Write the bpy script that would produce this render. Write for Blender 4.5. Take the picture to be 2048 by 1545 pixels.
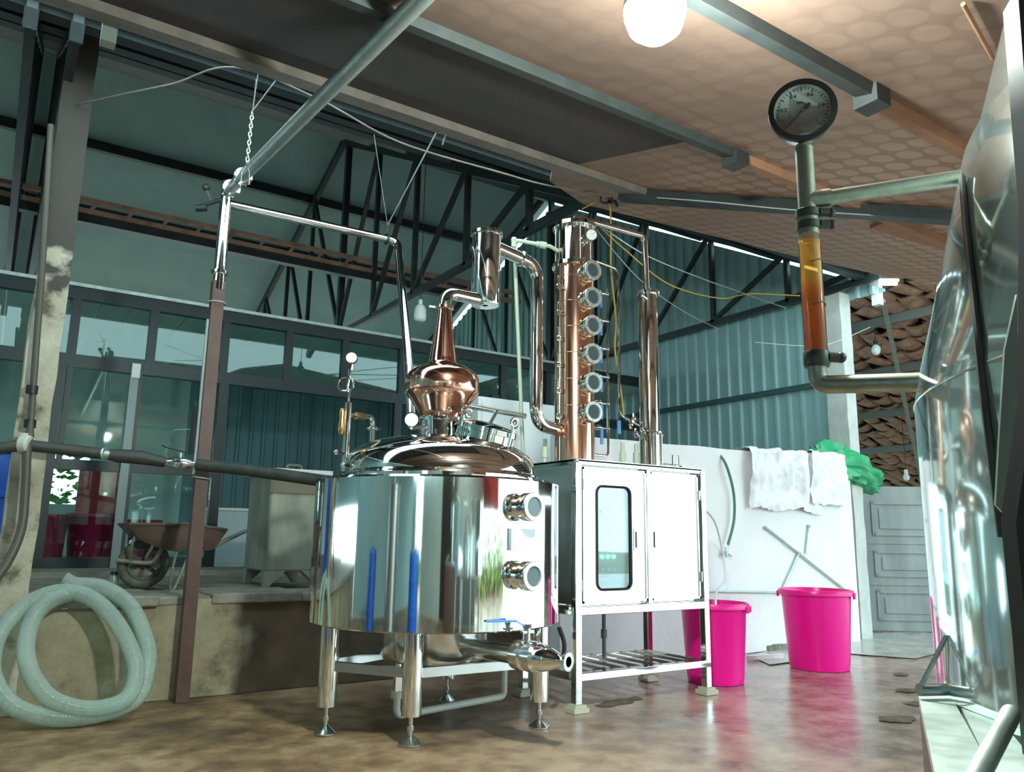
import bpy, bmesh, math, random
from mathutils import Vector, Matrix, noise
random.seed(7)
S = bpy.context.scene
for o in list(bpy.data.objects): bpy.data.objects.remove(o, do_unlink=True)
COL = S.collection
V = Vector

# ------------------------------------------------------------------ camera
FPX = 1560.0; CX, CY = 1024.0, 772.5; CAMH = 1.1
PITCH = math.atan(298 / FPX); ROLL = .015; AZ = math.radians(33.5)
Fh = V((math.sin(AZ), math.cos(AZ), 0)); Rl = V((math.cos(AZ), -math.sin(AZ), 0)); ZZ = V((0, 0, 1))
Fv = Fh * math.cos(PITCH) + ZZ * math.sin(PITCH); Ul = -Fh * math.sin(PITCH) + ZZ * math.cos(PITCH)
Rv = Rl * math.cos(ROLL) + Ul * math.sin(ROLL); Uv = -Rl * math.sin(ROLL) + Ul * math.cos(ROLL)
EYE = V((0, 0, CAMH))
cam = bpy.data.cameras.new('camera'); cam.sensor_width = 36; cam.lens = 36 * FPX / 2048; cam.clip_start = .02; cam.clip_end = 400
co = bpy.data.objects.new('camera', cam); COL.objects.link(co)
m = Matrix((Rv, Uv, -Fv)).transposed().to_4x4(); m.translation = EYE; co.matrix_world = m
S.camera = co

# ------------------------------------------------------------------ light and exposure
S.view_settings.view_transform = 'Standard'; S.view_settings.look = 'None'; S.view_settings.gamma = 1
S.view_settings.use_curve_mapping = False
S.view_settings.exposure = 0.0
W = bpy.data.worlds.new('world'); S.world = W; W.use_nodes = True
bg = W.node_tree.nodes['Background']; bg.inputs[0].default_value = (.72, .95, 1.0, 1); bg.inputs[1].default_value = 4.8
BULB = V((1.64, 1.66, 2.82)); BULB_STRENGTH = 1250.0

def ray(u, v): return Fv + Rv * ((u - CX) / FPX) - Uv * ((v - CY) / FPX)
def P(u, v, X=None, Y=None, Z=None, d=None):
    r = ray(u, v)
    if X is not None: t = X / r.x
    elif Y is not None: t = Y / r.y
    elif Z is not None: t = (Z - CAMH) / r.z
    else: t = d
    return EYE + r * t
def PP(u, v, z0, k):            # on the sloped plane z = z0 + k*y
    r = ray(u, v); return EYE + r * ((z0 - CAMH) / (r.z - k * r.y))

# ------------------------------------------------------------------ materials
MATS = {}
def mat(name, col, rough=.5, metal=0., col2=None, scale=4., detail=5., rough2=None, bump=0., bscale=None,
        lo=.35, hi=.65, spec=.5, stretch=None, emit=None, es=0., coat=0., alpha=1., trans=0.):
    if name in MATS: return MATS[name]
    M = bpy.data.materials.new(name); M.use_nodes = True; nt = M.node_tree; b = nt.nodes['Principled BSDF']
    b.inputs['Base Color'].default_value = (*col, 1); b.inputs['Roughness'].default_value = rough
    b.inputs['Metallic'].default_value = metal; b.inputs['Specular IOR Level'].default_value = spec
    b.inputs['Alpha'].default_value = alpha; b.inputs['Transmission Weight'].default_value = trans
    if coat: b.inputs['Coat Weight'].default_value = coat; b.inputs['Coat Roughness'].default_value = .08
    if emit: b.inputs['Emission Color'].default_value = (*emit, 1); b.inputs['Emission Strength'].default_value = es
    if col2 or rough2 is not None or bump:
        tc = nt.nodes.new('ShaderNodeNewGeometry'); mp = nt.nodes.new('ShaderNodeMapping')
        nt.links.new(tc.outputs['Position'], mp.inputs[0])
        if stretch: mp.inputs['Scale'].default_value = stretch
        n = nt.nodes.new('ShaderNodeTexNoise'); n.inputs['Scale'].default_value = scale; n.inputs['Detail'].default_value = detail
        n.inputs['Roughness'].default_value = .62
        nt.links.new(mp.outputs[0], n.inputs['Vector'])
        rp = nt.nodes.new('ShaderNodeValToRGB'); rp.color_ramp.elements[0].position = lo; rp.color_ramp.elements[1].position = hi
        nt.links.new(n.outputs['Fac'], rp.inputs[0])
        if col2:
            mx = nt.nodes.new('ShaderNodeMix'); mx.data_type = 'RGBA'
            mx.inputs[6].default_value = (*col, 1); mx.inputs[7].default_value = (*col2, 1)
            nt.links.new(rp.outputs[0], mx.inputs[0]); nt.links.new(mx.outputs[2], b.inputs['Base Color'])
        if rough2 is not None:
            mr = nt.nodes.new('ShaderNodeMapRange'); mr.inputs[3].default_value = rough; mr.inputs[4].default_value = rough2
            nt.links.new(rp.outputs[0], mr.inputs[0]); nt.links.new(mr.outputs[0], b.inputs['Roughness'])
        if bump:
            n2 = n
            if bscale:
                n2 = nt.nodes.new('ShaderNodeTexNoise'); n2.inputs['Scale'].default_value = bscale; n2.inputs['Detail'].default_value = 4
                nt.links.new(mp.outputs[0], n2.inputs['Vector'])
            bp = nt.nodes.new('ShaderNodeBump'); bp.inputs['Strength'].default_value = 1; bp.inputs['Distance'].default_value = bump
            nt.links.new(n2.outputs['Fac'], bp.inputs['Height']); nt.links.new(bp.outputs[0], b.inputs['Normal'])
    MATS[name] = M
    return M

STEEL = mat('polished_steel', (.80, .83, .81), .055, 1)
STEEL2 = mat('satin_steel', (.66, .70, .69), .2, 1, col2=(.60, .63, .62), scale=6)
GALV = mat('galvanised_pipe', (.58, .66, .63), .36, .85, col2=(.44, .52, .50), scale=9, rough2=.5)
COPPER = mat('polished_copper', (.95, .56, .45), .12, 1, col2=(.88, .47, .36), scale=5)
COPPER2 = mat('warm_copper', (.95, .58, .44), .16, 1, col2=(.88, .50, .34), scale=3)
BLACKR = mat('black_foam_insulation', (.022, .028, .024), .6, 0, col2=(.045, .05, .042), scale=14)
RUSTP = mat('red_oxide_paint', (.105, .055, .042), .55, 0, col2=(.075, .038, .028), scale=9)
DARKST = mat('dark_painted_steel', (.014, .026, .028), .45, 0, col2=(.03, .04, .042), scale=7)
FRAME = mat('dark_aluminium_frame', (.022, .034, .036), .38, .3)
TEAL = mat('teal_coated_sheet', (.33, .54, .55), .42, 0, col2=(.29, .49, .50), scale=1.3, detail=3)
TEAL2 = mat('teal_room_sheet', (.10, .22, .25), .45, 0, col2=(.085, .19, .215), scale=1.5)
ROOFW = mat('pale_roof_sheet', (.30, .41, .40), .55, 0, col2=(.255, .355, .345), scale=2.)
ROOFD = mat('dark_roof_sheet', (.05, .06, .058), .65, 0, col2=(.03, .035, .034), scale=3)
WHITEW = mat('white_plaster', (.90, .91, .93), .6, 0, col2=(.84, .86, .88), scale=2.2, bump=.004, bscale=30)
WHITEP = mat('white_coated_panel', (.80, .83, .83), .35)
CONC = mat('old_concrete', (.30, .29, .24), .7, 0, col2=(.17, .165, .13), scale=5, bump=.01, bscale=25)
PINK = mat('pink_plastic', (.98, .006, .32), .28, 0, spec=.4)
PINKD = mat('crimson_plastic', (.42, .012, .06), .35)
RED = mat('red_paint_sheet', (.45, .03, .045), .45)
BLUE = mat('blue_plastic', (.015, .13, .62), .4)
BLUEH = mat('blue_vinyl_grip', (.10, .28, .62), .4)
BLACK = mat('black_matt', (.008, .009, .009), .5)
PVC = mat('pale_green_plastic_pipe', (.52, .62, .50), .35)
BRASS = mat('brass', (.70, .45, .20), .25, 1)
RUST = mat('rusty_tray', (.135, .07, .05), .75, 0, col2=(.075, .066, .056), scale=16, bump=.004)
MUDDY = mat('muddy_rubber', (.12, .13, .10), .8, 0, col2=(.06, .065, .05), scale=18)
MUDST = mat('muddy_steel_tube', (.27, .28, .23), .6, .2, col2=(.17, .18, .14), scale=14)
GREYD = mat('grey_painted_door', (.29, .32, .31), .55, 0, col2=(.20, .225, .215), scale=3.5, stretch=(1, 1, .25))
SACK = mat('white_woven_sack', (.90, .91, .93), .4, 0, col2=(.82, .84, .87), scale=8, bump=.006, bscale=24)
TARPG = mat('green_tarpaulin', (.035, .40, .145), .35, 0, col2=(.03, .33, .16), scale=4)
GREENH = mat('green_hose', (.08, .22, .13), .4)
RUBBER = mat('brown_rubber_hose', (.07, .065, .045), .5)
BROWNB = mat('weathered_pale_beam', (.20, .17, .145), .75, 0, col2=(.13, .115, .10), scale=7)
ORANGEB = mat('orange_timber', (.38, .20, .12), .7, 0, col2=(.30, .16, .10), scale=6)
LADDER = mat('rusty_brown_lattice', (.46, .29, .21), .8, 0, col2=(.26, .16, .12), scale=5)
TILE = mat('clay_tile', (.52, .31, .22), .8, 0, col2=(.28, .18, .13), scale=9)
TANKM = mat('weathered_zinc_tank', (.34, .36, .29), .55, .25, col2=(.20, .22, .18), scale=5, stretch=(1, 1, .3))
DIAL = mat('white_dial', (.88, .93, .92), .5, spec=.2)
YELLOW = mat('yellow_cable', (.55, .38, .06), .5)
WIRE = mat('pale_wire', (.45, .50, .48), .5)
LEAF = mat('green_leaves', (.10, .28, .05), .6, 0, col2=(.05, .17, .03), scale=14)
PLATE = mat('pale_nameplate', (.70, .76, .82), .35, .2)
SHELF = mat('pale_stainless_shelf', (.60, .68, .63), .34, .85, col2=(.50, .58, .52), scale=9, rough2=.5)
GLASSY = mat('sight_glass', (.07, .11, .12), .06, 0, spec=.5)
WHITEPLASTIC = mat('white_lamp_plastic', (.75, .84, .80), .4)
GREENL = mat('green_indicator', (.1, .9, .3), .3, emit=(.15, 1, .35), es=9)
LAMP = mat('lit_lamp', (1, 1, 1), .4, emit=(.88, 1, .93), es=BULB_STRENGTH)
TUBEL = mat('lit_tube', (1, 1, 1), .4, emit=(.9, 1, 1), es=30)

def glass_mat(name, tint, fac_min=.04, rough=.02, gl=(.9, 1, .98)):
    M = bpy.data.materials.new(name); M.use_nodes = True; nt = M.node_tree; nt.nodes.remove(nt.nodes['Principled BSDF'])
    out = nt.nodes['Material Output']; t = nt.nodes.new('ShaderNodeBsdfTransparent'); t.inputs[0].default_value = (*tint, 1)
    g = nt.nodes.new('ShaderNodeBsdfGlossy'); g.inputs['Roughness'].default_value = rough; g.inputs[0].default_value = (*gl, 1)
    fr = nt.nodes.new('ShaderNodeFresnel'); fr.inputs[0].default_value = 1.5
    ad = nt.nodes.new('ShaderNodeMath'); ad.operation = 'ADD'; ad.use_clamp = True; ad.inputs[1].default_value = fac_min
    mx = nt.nodes.new('ShaderNodeMixShader')
    nt.links.new(fr.outputs[0], ad.inputs[0]); nt.links.new(ad.outputs[0], mx.inputs[0])
    nt.links.new(t.outputs[0], mx.inputs[1]); nt.links.new(g.outputs[0], mx.inputs[2]); nt.links.new(mx.outputs[0], out.inputs[0])
    MATS[name] = M; return M
GLASS = glass_mat('window_glass', (.80, .93, .91), .0)
CABGLASS = glass_mat('cabinet_glass', (.62, .72, .78), .12)

def hose_mat():
    M = bpy.data.materials.new('clear_pvc_hose'); M.use_nodes = True; nt = M.node_tree; b = nt.nodes['Principled BSDF']
    b.inputs['Base Color'].default_value = (.46, .56, .51, 1); b.inputs['Roughness'].default_value = .1
    out = nt.nodes['Material Output']; t = nt.nodes.new('ShaderNodeBsdfTransparent'); t.inputs[0].default_value = (.8, .92, .87, 1)
    lw = nt.nodes.new('ShaderNodeLayerWeight'); lw.inputs[0].default_value = .35
    mr = nt.nodes.new('ShaderNodeMapRange'); mr.inputs[3].default_value = .36; mr.inputs[4].default_value = .92
    mx = nt.nodes.new('ShaderNodeMixShader'); nt.links.new(lw.outputs['Facing'], mr.inputs[0]); nt.links.new(mr.outputs[0], mx.inputs[0])
    nt.links.new(t.outputs[0], mx.inputs[1]); nt.links.new(b.outputs[0], mx.inputs[2]); nt.links.new(mx.outputs[0], out.inputs[0])
    return M
HOSE = hose_mat()

def liquid_mat():
    M = bpy.data.materials.new('amber_gauge_liquid'); M.use_nodes = True; nt = M.node_tree; nt.nodes.remove(nt.nodes['Principled BSDF']); L = nt.links.new
    out = nt.nodes['Material Output']
    g = nt.nodes.new('ShaderNodeNewGeometry'); sp = nt.nodes.new('ShaderNodeSeparateXYZ'); L(g.outputs['Position'], sp.inputs[0])
    mr = nt.nodes.new('ShaderNodeMapRange'); mr.inputs[1].default_value = 1.50; mr.inputs[2].default_value = 1.74; L(sp.outputs['Z'], mr.inputs[0])
    rp = nt.nodes.new('ShaderNodeValToRGB'); e = rp.color_ramp.elements
    e[0].position = 0; e[0].color = (.86, .36, .14, 1); e[1].position = 1; e[1].color = (.98, .72, .32, 1)
    x = e.new(.52); x.color = (.92, .46, .20, 1); x = e.new(.68); x.color = (1, .76, .34, 1); L(mr.outputs[0], rp.inputs[0])
    d = nt.nodes.new('ShaderNodeBsdfDiffuse'); t = nt.nodes.new('ShaderNodeBsdfTranslucent'); r = nt.nodes.new('ShaderNodeBsdfTransparent')
    for n in (d, t, r): L(rp.outputs[0], n.inputs[0])
    m1 = nt.nodes.new('ShaderNodeMixShader'); m1.inputs[0].default_value = .55; L(d.outputs[0], m1.inputs[1]); L(t.outputs[0], m1.inputs[2])
    m2 = nt.nodes.new('ShaderNodeMixShader'); m2.inputs[0].default_value = .45; L(m1.outputs[0], m2.inputs[1]); L(r.outputs[0], m2.inputs[2]); L(m2.outputs[0], out.inputs[0])
    return M
LIQUID = liquid_mat()

def floor_mat():
    M = bpy.data.materials.new('wet_concrete_floor'); M.use_nodes = True; nt = M.node_tree; b = nt.nodes['Principled BSDF']
    g = nt.nodes.new('ShaderNodeNewGeometry'); L = nt.links.new
    def noi(sc, det=6, st=None):
        n = nt.nodes.new('ShaderNodeTexNoise'); n.inputs['Scale'].default_value = sc; n.inputs['Detail'].default_value = det; n.inputs['Roughness'].default_value = .6
        if st:
            mp = nt.nodes.new('ShaderNodeMapping'); mp.inputs['Scale'].default_value = st; L(g.outputs['Position'], mp.inputs[0]); L(mp.outputs[0], n.inputs['Vector'])
        else: L(g.outputs['Position'], n.inputs['Vector'])
        return n
    n1 = noi(1.3); n2 = noi(6, 8); n3 = noi(.7, 4)
    r1 = nt.nodes.new('ShaderNodeValToRGB'); e = r1.color_ramp.elements
    e[0].position = .39; e[0].color = (.075, .048, .022, 1); e[1].position = .61; e[1].color = (.35, .255, .14, 1)
    x = e.new(.5); x.color = (.195, .12, .055, 1)
    mxv = nt.nodes.new('ShaderNodeMix'); mxv.data_type = 'FLOAT'; mxv.inputs[0].default_value = .4
    L(n1.outputs[0], mxv.inputs[2]); L(n2.outputs[0], mxv.inputs[3]); L(mxv.outputs[0], r1.inputs[0])
    r3 = nt.nodes.new('ShaderNodeValToRGB'); e3 = r3.color_ramp.elements
    e3[0].position = .38; e3[0].color = (.15, .08, .055, 1); e3[1].position = .60; e3[1].color = (.50, .36, .28, 1); L(mxv.outputs[0], r3.inputs[0])
    spc = nt.nodes.new('ShaderNodeSeparateXYZ'); L(g.outputs['Position'], spc.inputs[0])
    wc = nt.nodes.new('ShaderNodeMapRange'); wc.inputs[1].default_value = 1.6; wc.inputs[2].default_value = 4.0; L(spc.outputs['X'], wc.inputs[0])
    mc = nt.nodes.new('ShaderNodeMix'); mc.data_type = 'RGBA'; L(wc.outputs[0], mc.inputs[0]); L(r1.outputs[0], mc.inputs[6]); L(r3.outputs[0], mc.inputs[7]); L(mc.outputs[2], b.inputs['Base Color'])
    # wet towards the drain side (+x): a real puddled area, roughness only
    sp = nt.nodes.new('ShaderNodeSeparateXYZ'); L(g.outputs['Position'], sp.inputs[0])
    wx = nt.nodes.new('ShaderNodeMapRange'); wx.inputs[1].default_value = 1.8; wx.inputs[2].default_value = 4.2; L(sp.outputs['X'], wx.inputs[0])
    ad = nt.nodes.new('ShaderNodeMath'); ad.operation = 'MULTIPLY_ADD'; ad.inputs[1].default_value = .55; L(wx.outputs[0], ad.inputs[0]); L(n3.outputs[0], ad.inputs[2])
    rr = nt.nodes.new('ShaderNodeMapRange'); rr.inputs[1].default_value = .45; rr.inputs[2].default_value = .95; rr.inputs[3].default_value = .55; rr.inputs[4].default_value = .13
    L(ad.outputs[0], rr.inputs[0])
    r2 = nt.nodes.new('ShaderNodeMath'); r2.operation = 'MULTIPLY_ADD'; r2.inputs[1].default_value = .16; L(n2.outputs[0], r2.inputs[0]); L(rr.outputs[0], r2.inputs[2]); 
    L(r2.outputs[0], b.inputs['Roughness']); b.inputs['Specular IOR Level'].default_value = .7
    bp = nt.nodes.new('ShaderNodeBump'); bp.inputs['Distance'].default_value = .012; bp.inputs['Strength'].default_value = .7
    L(mxv.outputs[0], bp.inputs['Height']); L(bp.outputs[0], b.inputs['Normal'])
    return M
FLOOR = floor_mat()

def plaster_mat(name, a, b_, c, sc=2.5):
    M = bpy.data.materials.new(name); M.use_nodes = True; nt = M.node_tree; b = nt.nodes['Principled BSDF']; L = nt.links.new
    g = nt.nodes.new('ShaderNodeNewGeometry'); n = nt.nodes.new('ShaderNodeTexNoise'); n.inputs['Scale'].default_value = sc; n.inputs['Detail'].default_value = 9; n.inputs['Roughness'].default_value = .68
    L(g.outputs['Position'], n.inputs['Vector'])
    r = nt.nodes.new('ShaderNodeValToRGB'); e = r.color_ramp.elements
    e[0].position = .34; e[0].color = (*c, 1); e[1].position = .62; e[1].color = (*a, 1); x = e.new(.46); x.color = (*b_, 1)
    L(n.outputs[0], r.inputs[0]); L(r.outputs[0], b.inputs['Base Color']); b.inputs['Roughness'].default_value = .75
    bp = nt.nodes.new('ShaderNodeBump'); bp.inputs['Distance'].default_value = .02; L(n.outputs[0], bp.inputs['Height']); L(bp.outputs[0], b.inputs['Normal'])
    return M
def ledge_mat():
    M = plaster_mat('stained_shaded_plaster', (.37, .345, .23), (.28, .24, .145), (.10, .09, .058), 2.6); nt = M.node_tree; L = nt.links.new; b = nt.nodes['Principled BSDF']
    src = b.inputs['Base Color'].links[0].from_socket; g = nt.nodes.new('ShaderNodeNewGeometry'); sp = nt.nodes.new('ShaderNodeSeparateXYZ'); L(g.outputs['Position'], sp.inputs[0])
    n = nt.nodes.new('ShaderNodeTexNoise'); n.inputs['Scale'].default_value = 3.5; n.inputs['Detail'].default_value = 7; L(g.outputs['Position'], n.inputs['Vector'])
    xr = nt.nodes.new('ShaderNodeMapRange'); xr.inputs[1].default_value = 1.2; xr.inputs[2].default_value = 1.9; xr.inputs[3].default_value = -.5; xr.inputs[4].default_value = .5; L(sp.outputs['X'], xr.inputs[0])  # dark brown towards +x: part stain, part painted shadow of the still
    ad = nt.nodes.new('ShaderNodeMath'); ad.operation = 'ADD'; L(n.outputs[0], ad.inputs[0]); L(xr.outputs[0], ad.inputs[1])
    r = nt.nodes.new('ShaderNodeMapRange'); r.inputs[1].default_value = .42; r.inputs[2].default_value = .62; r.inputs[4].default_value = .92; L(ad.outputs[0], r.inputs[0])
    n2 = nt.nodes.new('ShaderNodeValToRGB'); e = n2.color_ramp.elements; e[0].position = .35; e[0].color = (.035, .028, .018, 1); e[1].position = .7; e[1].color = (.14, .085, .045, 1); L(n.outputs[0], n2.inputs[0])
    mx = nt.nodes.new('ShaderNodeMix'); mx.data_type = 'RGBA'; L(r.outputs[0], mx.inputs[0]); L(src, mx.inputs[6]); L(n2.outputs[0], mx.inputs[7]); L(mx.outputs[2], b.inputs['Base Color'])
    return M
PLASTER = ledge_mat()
def column_mat():
    M = plaster_mat('peeling_column_plaster', (.50, .485, .37), (.38, .355, .26), (.10, .085, .06), 3.2); nt = M.node_tree; L = nt.links.new; b = nt.nodes['Principled BSDF']
    src = b.inputs['Base Color'].links[0].from_socket; g = nt.nodes.new('ShaderNodeNewGeometry'); sp = nt.nodes.new('ShaderNodeSeparateXYZ'); L(g.outputs['Position'], sp.inputs[0])
    n = nt.nodes.new('ShaderNodeTexNoise'); n.inputs['Scale'].default_value = 4; n.inputs['Detail'].default_value = 8; L(g.outputs['Position'], n.inputs['Vector'])
    zr = nt.nodes.new('ShaderNodeMapRange'); zr.inputs[1].default_value = 1.9; zr.inputs[2].default_value = 3.0; zr.inputs[3].default_value = -.3; zr.inputs[4].default_value = .28; L(sp.outputs['Z'], zr.inputs[0])
    ad = nt.nodes.new('ShaderNodeMath'); ad.operation = 'ADD'; L(n.outputs[0], ad.inputs[0]); L(zr.outputs[0], ad.inputs[1])
    r = nt.nodes.new('ShaderNodeMapRange'); r.inputs[1].default_value = .56; r.inputs[2].default_value = .64; L(ad.outputs[0], r.inputs[0])
    mx = nt.nodes.new('ShaderNodeMix'); mx.data_type = 'RGBA'; L(r.outputs[0], mx.inputs[0]); L(src, mx.inputs[6]); mx.inputs[7].default_value = (.055, .05, .042, 1); L(mx.outputs[2], b.inputs['Base Color'])
    return M
COLUMNM = column_mat()

def pattern_mat():
    M = bpy.data.materials.new('patterned_ceiling_sheet'); M.use_nodes = True; nt = M.node_tree; b = nt.nodes['Principled BSDF']; L = nt.links.new
    g = nt.nodes.new('ShaderNodeNewGeometry'); sp = nt.nodes.new('ShaderNodeSeparateXYZ'); L(g.outputs['Position'], sp.inputs[0])
    def mth(op, a, bb=None, c=None):
        x = nt.nodes.new('ShaderNodeMath'); x.operation = op
        for i, q in enumerate((a, bb, c)):
            if q is None: continue
            if isinstance(q, (int, float)): x.inputs[i].default_value = q
            else: L(q, x.inputs[i])
        return x.outputs[0]
    s = 1 / .15
    fx = mth('SUBTRACT', mth('FRACT', mth('MULTIPLY', sp.outputs['X'], s)), .5)
    fy = mth('SUBTRACT', mth('FRACT', mth('MULTIPLY', sp.outputs['Y'], s)), .5)
    dd = mth('SQRT', mth('ADD', mth('MULTIPLY', fx, fx), mth('MULTIPLY', fy, fy)))
    mr = nt.nodes.new('ShaderNodeMapRange'); mr.inputs[1].default_value = .46; mr.inputs[2].default_value = .40; L(dd, mr.inputs[0])
    n = nt.nodes.new('ShaderNodeTexNoise'); n.inputs['Scale'].default_value = .9; n.inputs['Detail'].default_value = 6; L(g.outputs['Position'], n.inputs['Vector'])
    # the print has worn off in blotches; sheet colours lighten towards +x
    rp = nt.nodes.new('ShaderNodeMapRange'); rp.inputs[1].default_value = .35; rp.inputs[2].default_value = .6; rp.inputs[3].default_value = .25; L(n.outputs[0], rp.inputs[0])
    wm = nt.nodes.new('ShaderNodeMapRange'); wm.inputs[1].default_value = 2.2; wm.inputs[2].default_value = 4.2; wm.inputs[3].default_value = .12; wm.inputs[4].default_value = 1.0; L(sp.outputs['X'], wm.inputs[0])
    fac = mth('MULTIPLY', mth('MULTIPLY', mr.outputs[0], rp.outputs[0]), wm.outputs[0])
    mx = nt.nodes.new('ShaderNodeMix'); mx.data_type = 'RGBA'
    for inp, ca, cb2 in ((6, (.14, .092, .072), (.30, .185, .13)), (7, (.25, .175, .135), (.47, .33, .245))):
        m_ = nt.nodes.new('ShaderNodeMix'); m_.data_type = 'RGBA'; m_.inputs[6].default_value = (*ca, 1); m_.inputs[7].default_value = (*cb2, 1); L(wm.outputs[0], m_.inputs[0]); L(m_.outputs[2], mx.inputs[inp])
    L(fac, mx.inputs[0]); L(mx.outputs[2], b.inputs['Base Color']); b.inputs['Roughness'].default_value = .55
    n2 = nt.nodes.new('ShaderNodeTexNoise'); n2.inputs['Scale'].default_value = 1.6; n2.inputs['Detail'].default_value = 3; L(g.outputs['Position'], n2.inputs['Vector'])
    bp = nt.nodes.new('ShaderNodeBump'); bp.inputs['Distance'].default_value = .03; L(n2.outputs[0], bp.inputs['Height']); L(bp.outputs[0], b.inputs['Normal'])
    return M
PATTERN = pattern_mat()

# ------------------------------------------------------------------ mesh helpers
def frame_of(d):
    d = d.normalized(); a = V((0, 0, 1)) if abs(d.z) < .95 else V((1, 0, 0))
    x = a.cross(d).normalized(); return x, d.cross(x).normalized(), d
class MB:
    def __init__(s): s.v = []; s.f = []
    def add(s, vs, fs):
        o = len(s.v); s.v += [V(q) for q in vs]; s.f += [[i + o for i in f] for f in fs]; return s
    def box(s, c, size, R=None):
        c = V(c); hx, hy, hz = [q / 2 for q in size]; vs = []
        for x in (-hx, hx):
            for y in (-hy, hy):
                for z in (-hz, hz):
                    q = V((x, y, z)); vs.append(c + (R @ q if R else q))
        return s.add(vs, [(0, 1, 3, 2), (4, 6, 7, 5), (0, 4, 5, 1), (2, 3, 7, 6), (0, 2, 6, 4), (1, 5, 7, 3)])
    def box2(s, a, b): return s.box((V(a) + V(b)) / 2, [abs(q - p) for p, q in zip(a, b)])
    def beam(s, p, q, w, h=None, up=None):
        p, q = V(p), V(q); h = h or w; d = (q - p); z = d.normalized()
        u = V(up) if up else (V((0, 0, 1)) if abs(z.z) < .9 else V((1, 0, 0)))
        x = u.cross(z).normalized(); y = z.cross(x)
        return s.box((p + q) / 2, (w, h, d.length), Matrix((x, y, z)).transposed())
    def lathe(s, prof, o=(0, 0, 0), ax=(0, 0, 1), n=32, cap=True, xdir=None):
        o = V(o); x, y, d = frame_of(V(ax)); vs = []; fs = []
        for r, z in prof:
            for i in range(n):
                a = 2 * math.pi * i / n; vs.append(o + d * z + x * (r * math.cos(a)) + y * (r * math.sin(a)))
        for j in range(len(prof) - 1):
            for i in range(n):
                k = (i + 1) % n; fs.append((j * n + i, j * n + k, (j + 1) * n + k, (j + 1) * n + i))
        if cap: fs.append(tuple(range(n - 1, -1, -1))); fs.append(tuple((len(prof) - 1) * n + i for i in range(n)))
        return s.add(vs, fs)
    def cyl(s, p, q, r, r2=None, n=20, cap=True):
        p, q = V(p), V(q); return s.lathe([(r, 0), (r if r2 is None else r2, (q - p).length)], p, q - p, n, cap)
    def tube(s, path, r, n=12, cap=True):
        path = [V(p) for p in path]; N = len(path); rs = r if isinstance(r, (list, tuple)) else [r] * N
        t = [(path[min(i + 1, N - 1)] - path[max(i - 1, 0)]).normalized() for i in range(N)]
        x, y, _ = frame_of(t[0]); vs = []; fs = []
        for i in range(N):
            x = (x - t[i] * x.dot(t[i])).normalized(); y = t[i].cross(x)
            for k in range(n):
                a = 2 * math.pi * k / n; vs.append(path[i] + (x * math.cos(a) + y * math.sin(a)) * rs[i])
        for j in range(N - 1):
            for i in range(n):
                k = (i + 1) % n; fs.append((j * n + i, j * n + k, (j + 1) * n + k, (j + 1) * n + i))
        if cap: fs.append(tuple(range(n - 1, -1, -1))); fs.append(tuple((N - 1) * n + i for i in range(n)))
        return s.add(vs, fs)
    def torus(s, c, ax, R, r, n=28, k=8):
        c = V(c); x, y, d = frame_of(V(ax)); vs = []; fs = []
        for i in range(n):
            a = 2 * math.pi * i / n; e = x * math.cos(a) + y * math.sin(a)
            for j in range(k):
                b = 2 * math.pi * j / k; vs.append(c + e * (R + r * math.cos(b)) + d * (r * math.sin(b)))
        for i in range(n):
            for j in range(k):
                a, b = (i + 1) % n, (j + 1) % k; fs.append((i * k + j, a * k + j, a * k + b, i * k + b))
        return s.add(vs, fs)
    def sphere(s, c, r, n=16, sz=1.0):
        pr = [(max(r * math.sin(math.pi * i / n), 1e-4), -r * sz * math.cos(math.pi * i / n)) for i in range(n + 1)]
        return s.lathe(pr, c, (0, 0, 1), n + 4, False)
    def prism(s, poly, ext):
        n = len(poly); ext = V(ext); vs = [V(p) for p in poly] + [V(p) + ext for p in poly]
        return s.add(vs, [tuple(range(n - 1, -1, -1)), tuple(range(n, 2 * n))] + [(i, (i + 1) % n, n + (i + 1) % n, n + i) for i in range(n)])
def bend(pts, rad, seg=8):
    pts = [V(p) for p in pts]; out = [pts[0]]
    for i in range(1, len(pts) - 1):
        a, b, c = pts[i - 1], pts[i], pts[i + 1]; d1 = (a - b).normalized(); d2 = (c - b).normalized()
        ang = d1.angle(d2); L = min(rad / math.tan(ang / 2), (a - b).length * .49, (c - b).length * .49)
        p, q = b + d1 * L, b + d2 * L
        for k in range(seg + 1):
            t = k / seg; out.append(p * (1 - t) ** 2 + b * (2 * t * (1 - t)) + q * t * t)
    out.append(pts[-1]); return out
def spline(pts, n=8):
    pts = [V(p) for p in pts]; out = []; N = len(pts)
    for i in range(N - 1):
        p0, p1, p2, p3 = pts[max(i - 1, 0)], pts[i], pts[i + 1], pts[min(i + 2, N - 1)]
        for k in range(n):
            t = k / n; out.append(.5 * (2 * p1 + (p2 - p0) * t + (2 * p0 - 5 * p1 + 4 * p2 - p3) * t * t + (3 * p1 - p0 - 3 * p2 + p3) * t ** 3))
    out.append(pts[-1]); return out

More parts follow.
